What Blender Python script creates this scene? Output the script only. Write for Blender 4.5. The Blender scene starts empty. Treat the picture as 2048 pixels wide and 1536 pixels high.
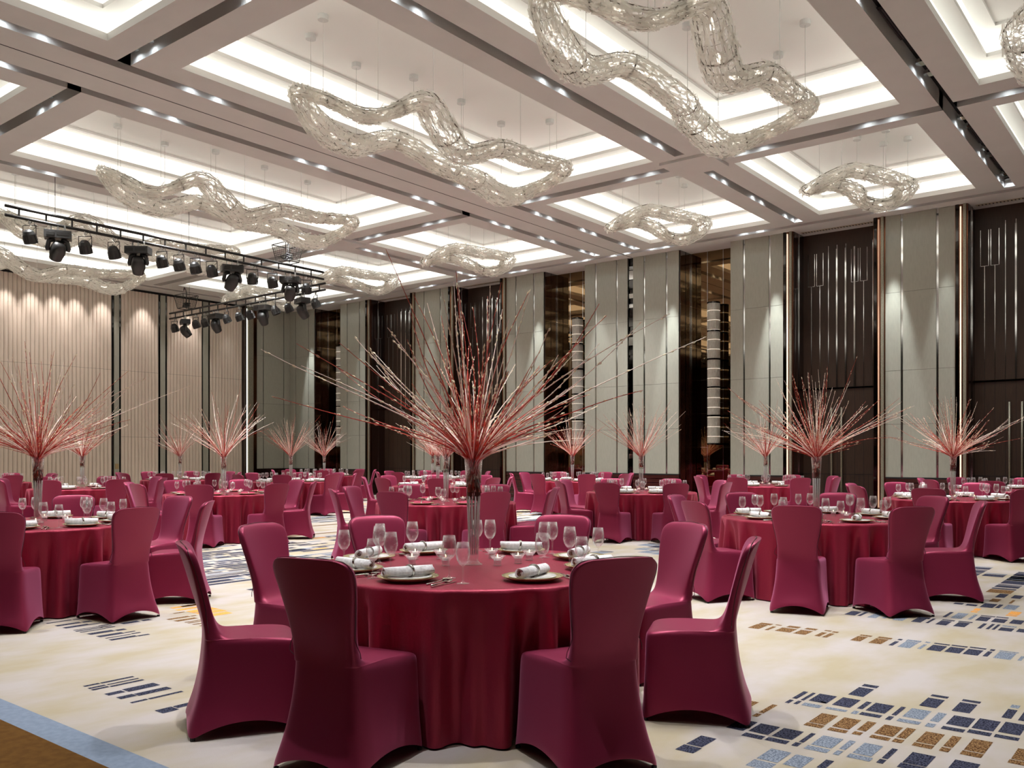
import bpy, bmesh, math, random
from mathutils import Vector, Matrix
random.seed(7)
R = random.random
def U(a, b): return a + (b - a) * random.random()
PI = math.pi
COL = bpy.context.scene.collection
SC = bpy.context.scene
# ------------------------------------------------------------------ camera, world, exposure
YAW = 0.6734; SA, CA = math.sin(YAW), math.cos(YAW); CH = 1.40; FP = 1764.3
cam_d = bpy.data.cameras.new('camera'); cam = bpy.data.objects.new('camera', cam_d); COL.objects.link(cam)
cam.location = (0, 0, CH); cam.rotation_euler = (PI / 2, 0, YAW)
cam_d.sensor_width = 36; cam_d.lens = 36 * FP / 2048; cam_d.shift_y = 142 / 2048; cam_d.clip_end = 200
SC.camera = cam
w = bpy.data.worlds.new('room_ambient'); SC.world = w; w.use_nodes = True
w.node_tree.nodes['Background'].inputs[0].default_value = (0.9, 0.93, 1, 1)
w.node_tree.nodes['Background'].inputs[1].default_value = 0.02
SC.view_settings.view_transform = 'Standard'; SC.view_settings.look = 'None'
SC.view_settings.gamma = 1; SC.view_settings.use_curve_mapping = False
SC.view_settings.exposure = -1.12
COVE = 2.7       # radiance of the cove risers, which glow in place of hidden LED strips
SPOT_W = 1550.0   # watts of one ceiling downlight
HC = 6.83; U_W = 21.04; V_W = 27.66; U_MIN = -7.0; V_MIN = -3.0
# room axes: u runs to the long right wall, v runs to the stage wall on the left
def W(u, v, z=0.0): return Vector((-v, u, z))
def C2W(X, Y, z=0.0): return Vector((X * CA - Y * SA, X * SA + Y * CA, z))
def floor_uv(px, py):
    Y = FP * CH / (py - 910); X = (px - 1024) / FP * Y
    return X * SA + Y * CA, -X * CA + Y * SA
# ------------------------------------------------------------------ materials
def lin(c):
    return tuple(((x / 255) / 12.92 if x / 255 <= 0.04045 else (((x / 255) + .055) / 1.055) ** 2.4) for x in c) + (1,)
MATS = {}
def mat(name, c, rough=.6, metal=0.0, var=0.0, scale=8.0, sheen=0.0, bump=0.0, bscale=60.0, spec=.5, c2=None, stretch=None, coat=0.0, rnd=(.35, .65)):
    if name in MATS: return MATS[name]
    m = bpy.data.materials.new(name); m.use_nodes = True; nt = m.node_tree; b = nt.nodes['Principled BSDF']
    col = lin(c); b.inputs['Base Color'].default_value = col; b.inputs['Roughness'].default_value = rough
    b.inputs['Metallic'].default_value = metal; b.inputs['Specular IOR Level'].default_value = spec
    if sheen: b.inputs['Sheen Weight'].default_value = sheen; b.inputs['Sheen Roughness'].default_value = .35
    if coat: b.inputs['Coat Weight'].default_value = coat; b.inputs['Coat Roughness'].default_value = .05
    tc = nt.nodes.new('ShaderNodeTexCoord'); mp = nt.nodes.new('ShaderNodeMapping'); nt.links.new(tc.outputs['Object'], mp.inputs[0])
    if stretch: mp.inputs['Scale'].default_value = stretch
    if var or c2:
        n = nt.nodes.new('ShaderNodeTexNoise'); n.inputs['Scale'].default_value = scale; n.inputs['Detail'].default_value = 4
        nt.links.new(mp.outputs[0], n.inputs['Vector'])
        rp = nt.nodes.new('ShaderNodeValToRGB')
        d = lin(c2) if c2 else tuple(x * (1 - var) for x in col[:3]) + (1,)
        e = col if c2 else tuple(min(1, x * (1 + var)) for x in col[:3]) + (1,)
        rp.color_ramp.elements[0].color = d; rp.color_ramp.elements[1].color = e
        rp.color_ramp.elements[0].position = rnd[0]; rp.color_ramp.elements[1].position = rnd[1]
        nt.links.new(n.outputs['Fac'], rp.inputs[0]); nt.links.new(rp.outputs[0], b.inputs['Base Color'])
    if bump:
        n2 = nt.nodes.new('ShaderNodeTexNoise'); n2.inputs['Scale'].default_value = bscale
        nt.links.new(mp.outputs[0], n2.inputs['Vector'])
        bp = nt.nodes.new('ShaderNodeBump'); bp.inputs['Strength'].default_value = bump; bp.inputs['Distance'].default_value = .01
        nt.links.new(n2.outputs['Fac'], bp.inputs['Height']); nt.links.new(bp.outputs[0], b.inputs['Normal'])
    MATS[name] = m; return m
def emat(name, c, s):
    if name in MATS: return MATS[name]
    m = bpy.data.materials.new(name); m.use_nodes = True; b = m.node_tree.nodes['Principled BSDF']
    b.inputs['Base Color'].default_value = lin(c); b.inputs['Emission Color'].default_value = lin(c); b.inputs['Emission Strength'].default_value = s
    MATS[name] = m; return m
def glassmat(name, tint, refl, ior=1.5, base=0.03):
    m = bpy.data.materials.new(name); m.use_nodes = True; nt = m.node_tree; nt.nodes.clear()
    o = nt.nodes.new('ShaderNodeOutputMaterial'); t = nt.nodes.new('ShaderNodeBsdfTransparent'); g = nt.nodes.new('ShaderNodeBsdfGlossy')
    t.inputs[0].default_value = lin(tint); g.inputs[0].default_value = (1, 1, 1, 1); g.inputs['Roughness'].default_value = .03
    lw = nt.nodes.new('ShaderNodeLayerWeight'); lw.inputs['Blend'].default_value = .35
    pw = nt.nodes.new('ShaderNodeMath'); pw.operation = 'POWER'; pw.inputs[1].default_value = 1.6
    ml = nt.nodes.new('ShaderNodeMath'); ml.operation = 'MULTIPLY_ADD'; ml.inputs[1].default_value = refl; ml.inputs[2].default_value = base
    mx = nt.nodes.new('ShaderNodeMixShader')
    gd = nt.nodes.new('ShaderNodeMixShader'); gd.inputs[0].default_value = .28; df = nt.nodes.new('ShaderNodeBsdfTranslucent'); df.inputs[0].default_value = (1, 1, 1, 1); nt.links.new(g.outputs[0], gd.inputs[1]); nt.links.new(df.outputs[0], gd.inputs[2])  # white translucent share stands in for bright reflections in the glass
    nt.links.new(lw.outputs['Facing'], pw.inputs[0]); nt.links.new(pw.outputs[0], ml.inputs[0]); nt.links.new(ml.outputs[0], mx.inputs[0])
    nt.links.new(t.outputs[0], mx.inputs[1]); nt.links.new(gd.outputs[0], mx.inputs[2]); nt.links.new(mx.outputs[0], o.inputs[0])
    MATS[name] = m; return m
M_SOFFIT = mat('taupe_plaster', (214, 213, 209), .75, var=.02, scale=2)
M_WHITE = mat('white_plaster', (238, 238, 234), .8)
M_BLACK = mat('black_slot', (14, 12, 14), .7)
M_COVE = emat('cove_riser_glow', (255, 253, 246), COVE)
M_COVE2 = emat('upper_cove_riser_glow', (255, 253, 246), COVE)
M_LAMP = emat('lamp_lens', (255, 250, 240), 30)
M_PANEL = mat('grey_beige_fabric_panel', (164, 164, 151), .6, var=.035, scale=30, stretch=(1, 1, .25), spec=.35)
M_FLUTE = mat('fluted_cream_panel', (226, 212, 196), .6, var=.02, scale=3)
M_CHROME = mat('polished_chrome', (200, 200, 198), .08, metal=1)
M_DCHROME = mat('dark_mirror', (60, 58, 56), .05, metal=1)
M_DWOOD = mat('dark_macassar_wood', (48, 26, 18), .16, c2=(20, 9, 7), scale=14, stretch=(9, 9, .25), spec=.7, coat=.5)
M_BWOOD = mat('brown_stained_wood', (62, 44, 32), .42, c2=(48, 33, 24), scale=10, stretch=(10, 10, .3), spec=.4)
M_MIRROR = mat('bronze_mirror', (122, 98, 70), .015, metal=1)
M_BRONZE = mat('bronze_trim', (120, 78, 58), .2, metal=1)
M_TRIM = mat('silver_leaf_trim', (150, 145, 128), .45, metal=.6, var=.15, scale=40)
M_STRIP = emat('warm_led_strip', (215, 170, 140), .9)
M_STRIPW = emat('white_led_strip', (255, 240, 212), 1.7)
M_CARPET = mat('cream_carpet', (184, 176, 172), .95, c2=(174, 162, 138), scale=1.6, stretch=(1.8, .9, 1), bump=.25, bscale=260, spec=.1)
def speck(name, a, b, s=110): return mat(name, a, .95, c2=b, scale=s, spec=.1, rnd=(.45, .55))
M_NAVY = speck('navy_speckled_carpet', (76, 78, 96), (24, 26, 42)); M_LBLUE = speck('grey_blue_speckled_carpet', (142, 150, 162), (98, 106, 120))
M_BROWN = speck('brown_speckled_carpet', (146, 114, 78), (72, 44, 20)); M_ORANGE = speck('orange_carpet', (228, 164, 92), (210, 146, 72))
M_BORDER = mat('slate_blue_carpet_border', (128, 140, 158), .95, var=.08, scale=30, spec=.1); M_BRN2 = mat('brown_carpet_field', (96, 66, 30), .95, var=.15, scale=20, spec=.1)
def satin(name, c, c_hi, rough=.42, bump=0.0, metal=.45):
    m = mat(name, c, rough, metal=metal, sheen=.45, spec=.35, bump=bump, bscale=70); b = m.node_tree.nodes['Principled BSDF']
    b.inputs['Sheen Tint'].default_value = lin(c_hi); b.inputs['Sheen Roughness'].default_value = .45; return m
M_CHAIR = satin('maroon_spandex_cover', (138, 36, 68), (250, 155, 200), .42, 0, .4)
M_SEAM = mat('dark_maroon_seam', (70, 10, 28), .5)
M_CLOTH = satin('maroon_tablecloth_fabric', (146, 34, 60), (255, 135, 160), .42, .12, .42)
M_FOOT = mat('black_rubber_foot', (12, 12, 12), .5)
M_PLATE = mat('white_porcelain', (240, 238, 232), .12); M_GOLD = mat('gold_etched_rim', (206, 190, 148), .25, metal=.35, c2=(178, 158, 112), scale=160)
M_NAP = mat('white_damask_napkin', (252, 250, 250), .85, c2=(232, 229, 230), scale=70, bump=.2, bscale=120); M_NAPP = mat('pink_folded_napkin', (206, 70, 104), .7)
M_NAPI = mat('taupe_napkin_lining', (150, 110, 96), .8)
M_SILVER = mat('silver', (215, 212, 205), .16, metal=1); M_CANDLE = mat('white_wax', (245, 242, 235), .5); M_FLAME = emat('candle_flame', (255, 225, 170), 14)
M_GLASS = glassmat('clear_glass', (253, 254, 254), .95, base=.06); M_VASE = glassmat('vase_glass', (246, 248, 246), .9, base=.08); M_WATER = glassmat('glass_base', (248, 250, 250), .9, base=.1)
M_STEM = mat('red_willow_bark', (206, 70, 48), .5, c2=(140, 36, 24), scale=30); M_STEMP = mat('highlit_willow_bark', (248, 226, 214), .5)  # pale stems carry the whitish highlights of the branches in their colour
M_STEMD = mat('dark_willow_bark', (110, 34, 20), .6); M_CATKIN = mat('cream_catkin', (236, 224, 190), .7)
M_TRUSS = mat('black_truss_metal', (44, 42, 40), .45, metal=.3, spec=.5); M_FIX = mat('black_stage_light_metal', (40, 39, 38), .42, spec=.6); M_LENS = mat('dark_glass_lens', (50, 52, 58), .1, spec=.9)
M_HOOK = mat('steel_clamp', (190, 190, 188), .3, metal=1); M_STICK = mat('white_sticker', (225, 225, 220), .6)
M_WIRE = mat('chandelier_frame_wire', (120, 116, 108), .35, metal=1); M_CANOPY = mat('white_canopy_metal', (205, 205, 202), .4); M_CABLE = mat('pale_cable', (190, 188, 182), .5)
M_STREAK = mat('white_vase_streak', (236, 240, 238), .2, spec=.8)
M_BULB = emat('chandelier_bulb', (255, 244, 228), 7)
def shardmat():
    m = bpy.data.materials.new('crystal_glass_shard'); m.use_nodes = True; nt = m.node_tree; nt.nodes.clear()
    o = nt.nodes.new('ShaderNodeOutputMaterial'); t = nt.nodes.new('ShaderNodeBsdfTransparent'); p = nt.nodes.new('ShaderNodeBsdfPrincipled'); tr = nt.nodes.new('ShaderNodeBsdfTranslucent')
    t.inputs[0].default_value = (.97, .97, .96, 1); p.inputs['Base Color'].default_value = lin((244, 242, 236)); p.inputs['Roughness'].default_value = .15; p.inputs['Specular IOR Level'].default_value = .8
    tr.inputs[0].default_value = lin((252, 250, 244)); a = nt.nodes.new('ShaderNodeMixShader'); a.inputs[0].default_value = .6; b = nt.nodes.new('ShaderNodeMixShader'); b.inputs[0].default_value = .72
    nt.links.new(p.outputs[0], a.inputs[1]); nt.links.new(tr.outputs[0], a.inputs[2]); nt.links.new(t.outputs[0], b.inputs[1]); nt.links.new(a.outputs[0], b.inputs[2]); nt.links.new(b.outputs[0], o.inputs[0])
    return m
M_SHARD = shardmat()
M_CRYST = mat('sconce_crystal', (228, 226, 216), .2, spec=.8, c2=(176, 172, 160), scale=60, stretch=(6, 6, .2)); M_SGLOW = emat('sconce_glow', (255, 240, 220), 1.6)
# ------------------------------------------------------------------ mesh helpers
class MB:
    def __init__(s): s.v = []; s.f = []; s.m = []; s.mats = []
    def mi(s, m):
        if m not in s.mats: s.mats.append(m)
        return s.mats.index(m)
    def face(s, pts, m):
        n = len(s.v); s.v += [tuple(p) for p in pts]; s.f.append(tuple(range(n, n + len(pts)))); s.m.append(s.mi(m))
    def add(s, vs, fs, m):
        n = len(s.v); s.v += [tuple(p) for p in vs]; k = s.mi(m)
        for f in fs: s.f.append(tuple(n + i for i in f)); s.m.append(k)
    def box(s, a, b, m, T=None):
        x0, y0, z0 = a; x1, y1, z1 = b
        vs = [Vector(p) for p in ((x0, y0, z0), (x1, y0, z0), (x1, y1, z0), (x0, y1, z0), (x0, y0, z1), (x1, y0, z1), (x1, y1, z1), (x0, y1, z1))]
        if T: vs = [T @ p for p in vs]
        s.add(vs, [(0, 3, 2, 1), (4, 5, 6, 7), (0, 1, 5, 4), (1, 2, 6, 5), (2, 3, 7, 6), (3, 0, 4, 7)], m)
    def rbox(s, u0, v0, z0, u1, v1, z1, m):      # box in room axes
        s.box((-max(v0, v1), min(u0, u1), z0), (-min(v0, v1), max(u0, u1), z1), m)
    def tube(s, pts, r, m, n=6, closed=False, cap=True):
        pts = [Vector(p) for p in pts]; N = len(pts); rs = r if isinstance(r, (list, tuple)) else [r] * N
        base = len(s.v); up = Vector((0, 0, 1)); prev = None
        for i, p in enumerate(pts):
            if closed: t = pts[(i + 1) % N] - pts[i - 1]
            else: t = pts[min(i + 1, N - 1)] - pts[max(i - 1, 0)]
            if t.length < 1e-9: t = Vector((0, 0, 1))
            t.normalize()
            a = prev if prev is not None else (up if abs(t.z) < .9 else Vector((1, 0, 0)))
            a = a - t * a.dot(t)
            if a.length < 1e-6: a = t.orthogonal()
            a.normalize(); b = t.cross(a); prev = a
            for k in range(n):
                q = 2 * PI * k / n; s.v.append(tuple(p + (a * math.cos(q) + b * math.sin(q)) * rs[i]))
        k0 = s.mi(m)
        for i in range(N if closed else N - 1):
            j = (i + 1) % N
            for k in range(n):
                l = (k + 1) % n; s.f.append((base + i * n + k, base + i * n + l, base + j * n + l, base + j * n + k)); s.m.append(k0)
        if cap and not closed:
            s.f.append(tuple(base + k for k in range(n))[::-1]); s.m.append(k0); s.f.append(tuple(base + (N - 1) * n + k for k in range(n))); s.m.append(k0)
    def lathe(s, prof, m, n=24, c=(0, 0, 0), T=None):
        base = len(s.v)
        for r, z in prof:
            for k in range(n):
                q = 2 * PI * k / n; p = Vector((c[0] + r * math.cos(q), c[1] + r * math.sin(q), c[2] + z)); s.v.append(tuple(T @ p if T else p))
        k0 = s.mi(m)
        for i in range(len(prof) - 1):
            for k in range(n):
                l = (k + 1) % n; s.f.append((base + i * n + k, base + i * n + l, base + (i + 1) * n + l, base + (i + 1) * n + k)); s.m.append(k0)
        if prof[0][0] > 1e-4: s.f.append(tuple(base + k for k in range(n))[::-1]); s.m.append(k0)
        if prof[-1][0] > 1e-4: s.f.append(tuple(base + (len(prof) - 1) * n + k for k in range(n))); s.m.append(k0)
    def build(s, name, parent=None, smooth=False, kind=None):
        me = bpy.data.meshes.new(name); me.from_pydata(s.v, [], s.f)
        for m in s.mats: me.materials.append(m)
        me.polygons.foreach_set('material_index', s.m)
        if smooth: me.polygons.foreach_set('use_smooth', [True] * len(s.f))
        me.update(); o = bpy.data.objects.new(name, me); COL.objects.link(o)
        if parent: o.parent = parent
        if kind: o['kind'] = kind
        return o
def tag(o, label, cat, group=None, kind=None):
    o['label'] = label; o['category'] = cat
    if group: o['group'] = group
    if kind: o['kind'] = kind
    return o
def empty(name, loc=(0, 0, 0), rz=0):
    o = bpy.data.objects.new(name, None); COL.objects.link(o); o.location = loc; o.rotation_euler = (0, 0, rz); o.empty_display_size = .1; return o
KIDS = {}
def copy_tree(o, parent=None):
    c = o.copy(); COL.objects.link(c)
    if parent: c.parent = parent
    for ch in o.children: copy_tree(ch, c)
    return c
def structure(mb, name, parent=None, smooth=False):
    o = mb.build(name, parent, smooth)
    if not parent: o['kind'] = 'structure'
    return o
# ------------------------------------------------------------------ floor with carpet pattern
fl = MB()
fl.rbox(2.13, V_MIN, -.05, U_W + .7, V_W + .4, 0, M_CARPET)
fl.rbox(1.962, V_MIN, -.05, 2.13, V_W + .4, 0, M_BORDER)
fl.rbox(U_MIN, V_MIN, -.05, 1.962, V_W + .4, 0, M_BRN2)
def patch(u0, v0, u1, v1, m):
    z = .0012; fl.face([W(u0, v0, z), W(u1, v0, z), W(u1, v1, z), W(u0, v1, z)][::-1], m)
def digit(ox, oy, sc, rows):
    for m, L in rows:
        for a, b, c, d in L:
            u0, v1 = floor_uv(ox + a / sc, oy + b / sc); u1, v0 = floor_uv(ox + c / sc, oy + d / sc)
            if u1 - u0 < .02: u1 = u0 + .03
            if v1 - v0 < .02: v1, v0 = v0 + .03, v0
            patch(u0, v0, u1, v1, m)
digit(1640, 1180, 5.0196, [
 (M_NAVY, [(280,1050,545,1000),(415,965,598,968),(993,1160,1255,1108),(1108,1065,1298,1075),(1320,1212,1583,1155),(1420,1115,1620,1125),(1820,1280,1985,1210),(118,1152,410,1108),(370,1190,523,1130),(455,1210,750,1165),(388,1250,628,1262),(715,1255,865,1180),(650,1300,745,1275),(1262,1345,1562,1295),(1210,1393,1462,1405),(1520,1385,1818,1325),(1472,1430,1730,1440),(1785,1425,2080,1360),(1742,1475,2008,1490),(1985,1310,2150,1230)]),
 (M_LBLUE, [(1905,1180,2015,1165),(50,1190,280,1210),(305,1240,400,1222),(825,1270,1122,1220),(765,1315,1018,1328),(1100,1315,1277,1245),(1048,1368,1170,1350)]),
 (M_BROWN, [(68,1405,288,1415),(118,1370,415,1310),(368,1405,570,1335),(315,1445,435,1435),(540,1440,835,1385),(490,1480,715,1490),(765,1480,965,1400),(718,1522,850,1510)]),
 (M_BROWN, [(300,505,483,475),(393,458,530,462),(483,530,692,500),(573,480,733,485)]),
 (M_NAVY, [(685,555,797,520),(775,503,835,497),(1062,600,1280,568),(1140,540,1310,550),(1245,620,1462,590),(1315,560,1488,570),(1430,642,1643,610),(1498,580,1675,590),(1630,665,1735,622),(1700,610,1765,600)]),
 (M_LBLUE, [(775,570,993,530),(860,510,1025,515),(973,590,1077,550),(1050,530,1115,525),(1735,682,1975,640),(1800,615,2000,630),(1980,708,2060,670)]),
 (M_NAVY, [(243,245,418,225),(320,212,450,222),(397,262,490,225),(545,235,680,238),(910,318,1075,290),(975,280,1115,280),(1057,332,1163,290),(1155,345,1325,318),(1220,303,1360,308),(1333,363,1508,335),(1385,318,1538,325),(1575,385,1680,340),(1660,393,1760,345),(1720,398,1815,350),(1782,405,1955,390),(1965,420,2100,400),(1228,270,1345,225),(1555,305,1725,278),(1610,260,1765,268),(1713,320,1890,300),(1765,275,1898,280),(1895,335,2060,310)]),
 (M_LBLUE, [(470,275,640,245),(633,285,725,252),(722,300,895,275),(790,265,935,265),(1825,365,1980,370),(1308,280,1495,240),(1480,295,1588,250),(1830,190,2010,160)]),
 (M_ORANGE, [(1505,222,1590,218),(1530,205,1625,190),(1880,245,2030,225),(1860,258,1985,260)]),
 (M_NAVY, [(1600,170,1785,145),(1755,180,1845,150),(1335,140,1450,135),(1455,155,1590,150),(1755,72,1900,45),(1912,82,2050,60)]),
 (M_BROWN, [(1690,115,1825,95),(1890,135,1965,105)])])
digit(1340, 1230, 5.0196, [
 (M_NAVY, [(1225,835,1390,775),(1150,880,1245,857),(1308,855,1468,787),(1235,892,1325,868),(1390,860,1680,820),(1560,1128-240,1565,1128-245),(560,1130,882,1080),(785,1165,1108,1128),(712,1210,962,1222),(1020,1215,1345,1175),(945,1255,1205,1270),(1290,1275,1465,1195),(1215,1310,1322,1290),(160,1295,470,1245),(50,1350,322,1340),(1470,1530,1650,1470)]),
 (M_LBLUE, [(1315,905,1535,912),(1412,1300,1742,1250),(1340,1340,1612,1355),(1695,1345,1868,1272),(1630,1398,1740,1372),(1830,1385,2140,1320),(1768,1425,2040,1440),(868,1440,1222,1385),(755,1510,1070,1500),(1128,1500,1450,1440)]),
 (M_BROWN, [(640,960,895,878),(915,985,1082,908),(848,1020,922,998),(1390,1075,1688,1015),(1338,1105,1555,1112)]),
 (M_BROWN, [(778,128,985,105),(885,90,1040,92),(945,150,1070,120),(1055,102,1128,103),(1050,158,1280,145),(1165,122,1320,122),(1235,185,1438,165),(1345,143,1490,143),(1447,210,1580,180),(1545,160,1630,160),(1525,222,1655,190),(1620,175,1700,172),(350,75,485,50)])])
digit(1740, 1330, 6.649, [
 (M_BROWN, [(605,1020,998,930),(550,1070,858,1080),(970,1080,1222,965),(912,1140,1082,1115),(1245,1130,1638,1030),(1190,1185,1515,1190),(1875,1250,2200,1150),(1825,1300,2150,1310)]),
 (M_NAVY, [(153,1240,375,1125),(80,1298,220,1268),(430,1295,878,1220),(355,1355,740,1366),(1040,1370,1470,1325)])])
digit(60, 1180, 5.0196, [
 (M_NAVY, [(540,970,708,942),(715,937,1052,873),(588,992,770,960),(765,950,1100,890),(628,1008,800,975),(805,970,1152,905),(742,1045,960,1025),(920,1000,1310,955),(862,1080,1075,1062),(1038,1045,1428,990),(1012,1135,1190,1102),(1195,1095,1545,1022),(1250,1212,1500,1200),(1430,1170,1760,1120),
  (168,338,425,303),(430,300,525,290),(245,358,520,330),(510,322,630,315),(325,378,608,350),(590,345,718,333),(430,405,705,368),(700,365,800,350),(460,418,735,378),(735,380,830,360),(495,425,770,388),(775,385,862,370),(570,440,858,412),(845,403,978,397),(660,465,955,435),(940,428,1065,415),(750,485,1020,447),(1015,440,1120,428),(785,500,1085,465),(1070,460,1210,447),(900,335,1110,318),(1105,305,1225,300)]),
 (M_BROWN, [(1365,295,1615,268),(1605,262,1680,258),(1440,310,1690,285),(1545,325,1740,300),(1585,335,1760,310),(1640,350,1800,325),(1700,362,1860,340),(1430,235,1560,222)]),
 (M_ORANGE, [(1400,180,1700,150),(1450,200,1720,175),(1560,215,1900,190),(1650,235,1980,208),(1740,255,2040,232),(1500,165,1790,135)])])
# the same woven motif continues across the room: bands of bars running along u
def okp(u, v):
    X = u * SA - v * CA; Y = u * CA + v * SA
    if Y < .5: return False
    px = 1024 + FP * X / Y; py = 910 + FP * CH / Y
    return not ((px > 1330 and py > 1195) or (px < 500 and py > 1175))
def band(u0, u1, v0, v1, dens, pal, su=(.25, .8), sv=(.05, .16)):
    v = v0
    while v < v1:
        dv = U(*sv); u = u0 + U(0, .5)
        while u < u1:
            du = U(*su)
            if R() < dens and okp(u, v): patch(u, v, u + du, v + dv, random.choice(pal)); patch(u + du + .03, v, u + du + .03 + du * .35, v + dv, random.choice(pal))
            u += du * 1.35 + U(.06, .14)
        v += dv + U(.03, .06)
PN = [M_NAVY, M_NAVY, M_NAVY, M_LBLUE]
band(5.2, 7.4, 7.0, 11.7, .8, PN); band(7.6, 8.6, 6.2, 11.9, .55, PN + [M_ORANGE]); band(4.6, 5.1, 7.2, 10.2, .6, [M_ORANGE, M_BROWN]); band(9.4, 10.6, 9.6, 12.0, .7, PN + [M_ORANGE])
band(10.0, 12.6, 14.4, 18.5, .6, PN); band(5.6, 7.8, 14.3, 20.6, .5, PN + [M_BROWN]); band(14.5, 16.6, 9.6, 24, .55, PN + [M_ORANGE]); band(10.5, 12, 4.2, 7.2, .6, PN, (.2, .3), (.18, .26))
band(6.6, 8.4, .9, 2.2, .5, [M_NAVY, M_BROWN, M_LBLUE], (.18, .3), (.2, .3)); band(8.5, 11.5, -.5, 1.75, .5, [M_BROWN, M_NAVY, M_NAVY], (.15, .3), (.18, .3)); band(11.0, 12.3, -1, 2.4, .45, PN, (.18, .3), (.2, .3)); band(15.2, 16.6, 1, 8, .5, PN, (.2, .3), (.2, .3))
band(2.4, 4.4, -2.5, -.6, .5, PN, (.2, .35), (.2, .3)); band(3.0, 5, 12, 20, .4, PN)
for a, b in ((12.43, 12.53), (13.85, 13.97)): patch(5.5, a, U_W, b, M_BROWN)
floor = structure(fl, 'floor')
# ------------------------------------------------------------------ ceiling
CU = [(-1.87, 5.73), (6.79, 14.41), (15.42, 19.93)]
CV = [(-.47, 2.72), (3.82, 7.01), (8.15, 11.36), (13.74, 17.03), (18.14, 21.49), (22.72, 26.0)]
coffers = [(a, b, c, d) for a, b in CU for c, d in CV]
SL_A = [(3.16, 3.36), (7.50, 7.70), (11.83, 12.03), (13.08, 13.28), (17.49, 17.69), (22.0, 22.2)]
SL_B = [(6.1, 6.3), (14.85, 15.1)]
NODE = [(6.2, 7.6), (14.97, 7.6), (6.2, 17.59), (14.97, 17.59)]
holes = list(coffers); slots = []
for v0, v1 in SL_A:
    if v0 in (7.50, 17.49): segs = [(U_MIN + .3, 5.7), (6.75, 14.4), (15.55, 20.25)]
    else: segs = [(U_MIN + .3, 20.25)]
    slots += [(a, b, v0, v1) for a, b in segs]
for u0, u1 in SL_B:
    for a, b in ((V_MIN + .3, 3.16), (3.36, 7.05), (8.1, 11.83), (13.28, 17.05), (18.1, 22.0), (22.2, 26.5)): slots.append((u0, u1, a, b))
slots.append((20.42, 20.62, V_MIN + .3, 26.9)); slots.append((U_MIN + .3, 20.3, 26.75, 26.95))
holes += slots
us = sorted(set([U_MIN, U_W + .7] + [h[0] for h in holes] + [h[1] for h in holes])); vs = sorted(set([V_MIN, V_W + .4] + [h[2] for h in holes] + [h[3] for h in holes]))
ce = MB()
for i in range(len(us) - 1):
    j0 = None
    for j in range(len(vs) - 1):
        um = (us[i] + us[i + 1]) / 2; vm = (vs[j] + vs[j + 1]) / 2
        solid = not any(h[0] < um < h[1] and h[2] < vm < h[3] for h in holes)
        if solid and j0 is None: j0 = vs[j]
        if j0 is not None and (not solid or j == len(vs) - 2):
            j1 = vs[j + 1] if solid else vs[j]
            ce.face([W(us[i], j0, HC), W(us[i], j1, HC), W(us[i + 1], j1, HC), W(us[i + 1], j0, HC)], M_SOFFIT); j0 = None
def walls4(mb, u0, u1, v0, v1, z0, z1, m):
    c = [(u0, v0), (u1, v0), (u1, v1), (u0, v1)]
    for k in range(4):
        a, b = c[k], c[(k + 1) % 4]; mb.face([W(*a, z0), W(*b, z0), W(*b, z1), W(*a, z1)], m)
SD = .26
for u0, u1, v0, v1 in slots:
    walls4(ce, u0, u1, v0, v1, HC, HC + SD, M_SOFFIT); ce.face([W(u0, v0, HC + SD), W(u1, v0, HC + SD), W(u1, v1, HC + SD), W(u0, v1, HC + SD)], M_BLACK)
ce.rbox(U_MIN, 12.545, HC - .002, U_W, 12.565, HC + .01, M_BLACK)
for (nu, nv) in NODE: ce.rbox(nu - .42, nv - .5, HC - .05, nu + .42, nv + .5, HC, M_SOFFIT)
ce.rbox(U_MIN, V_MIN, HC + 1.2, U_W + .7, V_W + .4, HC + 1.3, M_WHITE)
ceiling = structure(ce, 'ceiling')
ZI = 7.55
for u0, u1, v0, v1 in coffers:
    m = MB(); L = .05
    def ring(z, a, z2, b, mt):
        o = [(u0 - 0 + a, v0 + a), (u1 - a, v0 + a), (u1 - a, v1 - a), (u0 + a, v1 - a)]; p = [(u0 + b, v0 + b), (u1 - b, v0 + b), (u1 - b, v1 - b), (u0 + b, v1 - b)]
        for k in range(4):
            l = (k + 1) % 4; m.face([W(*o[k], z), W(*o[l], z), W(*p[l], z2), W(*p[k], z2)], mt)
    ring(HC, 0, HC + .10, 0, M_WHITE); ring(HC + .10, 0, HC + .10, -.10, M_WHITE)
    ring(HC + .34, -.10, HC + .34, .12, M_WHITE); ring(HC + .34, .12, HC + .40, .12, M_WHITE); ring(HC + .40, .12, HC + .40, .04, M_WHITE)
    ring(ZI - .02, .04, ZI - .02, .26, M_WHITE); ring(ZI - .02, .26, ZI + .02, .26, M_WHITE)
    m.face([W(u0 + .26, v0 + .26, ZI + .02), W(u1 - .26, v0 + .26, ZI + .02), W(u1 - .26, v1 - .26, ZI + .02), W(u0 + .26, v1 - .26, ZI + .02)], M_WHITE)
    o = m.build('coffer_recess', ceiling)
    m = MB(); ring(HC + .10, -.10, HC + .34, -.10, M_COVE); ring(HC + .40, .04, ZI - .02, .04, M_COVE2); m.build('glowing_cove_riser', ceiling)  # the risers themselves glow, standing in for LED strips hidden on the ledges
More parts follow.
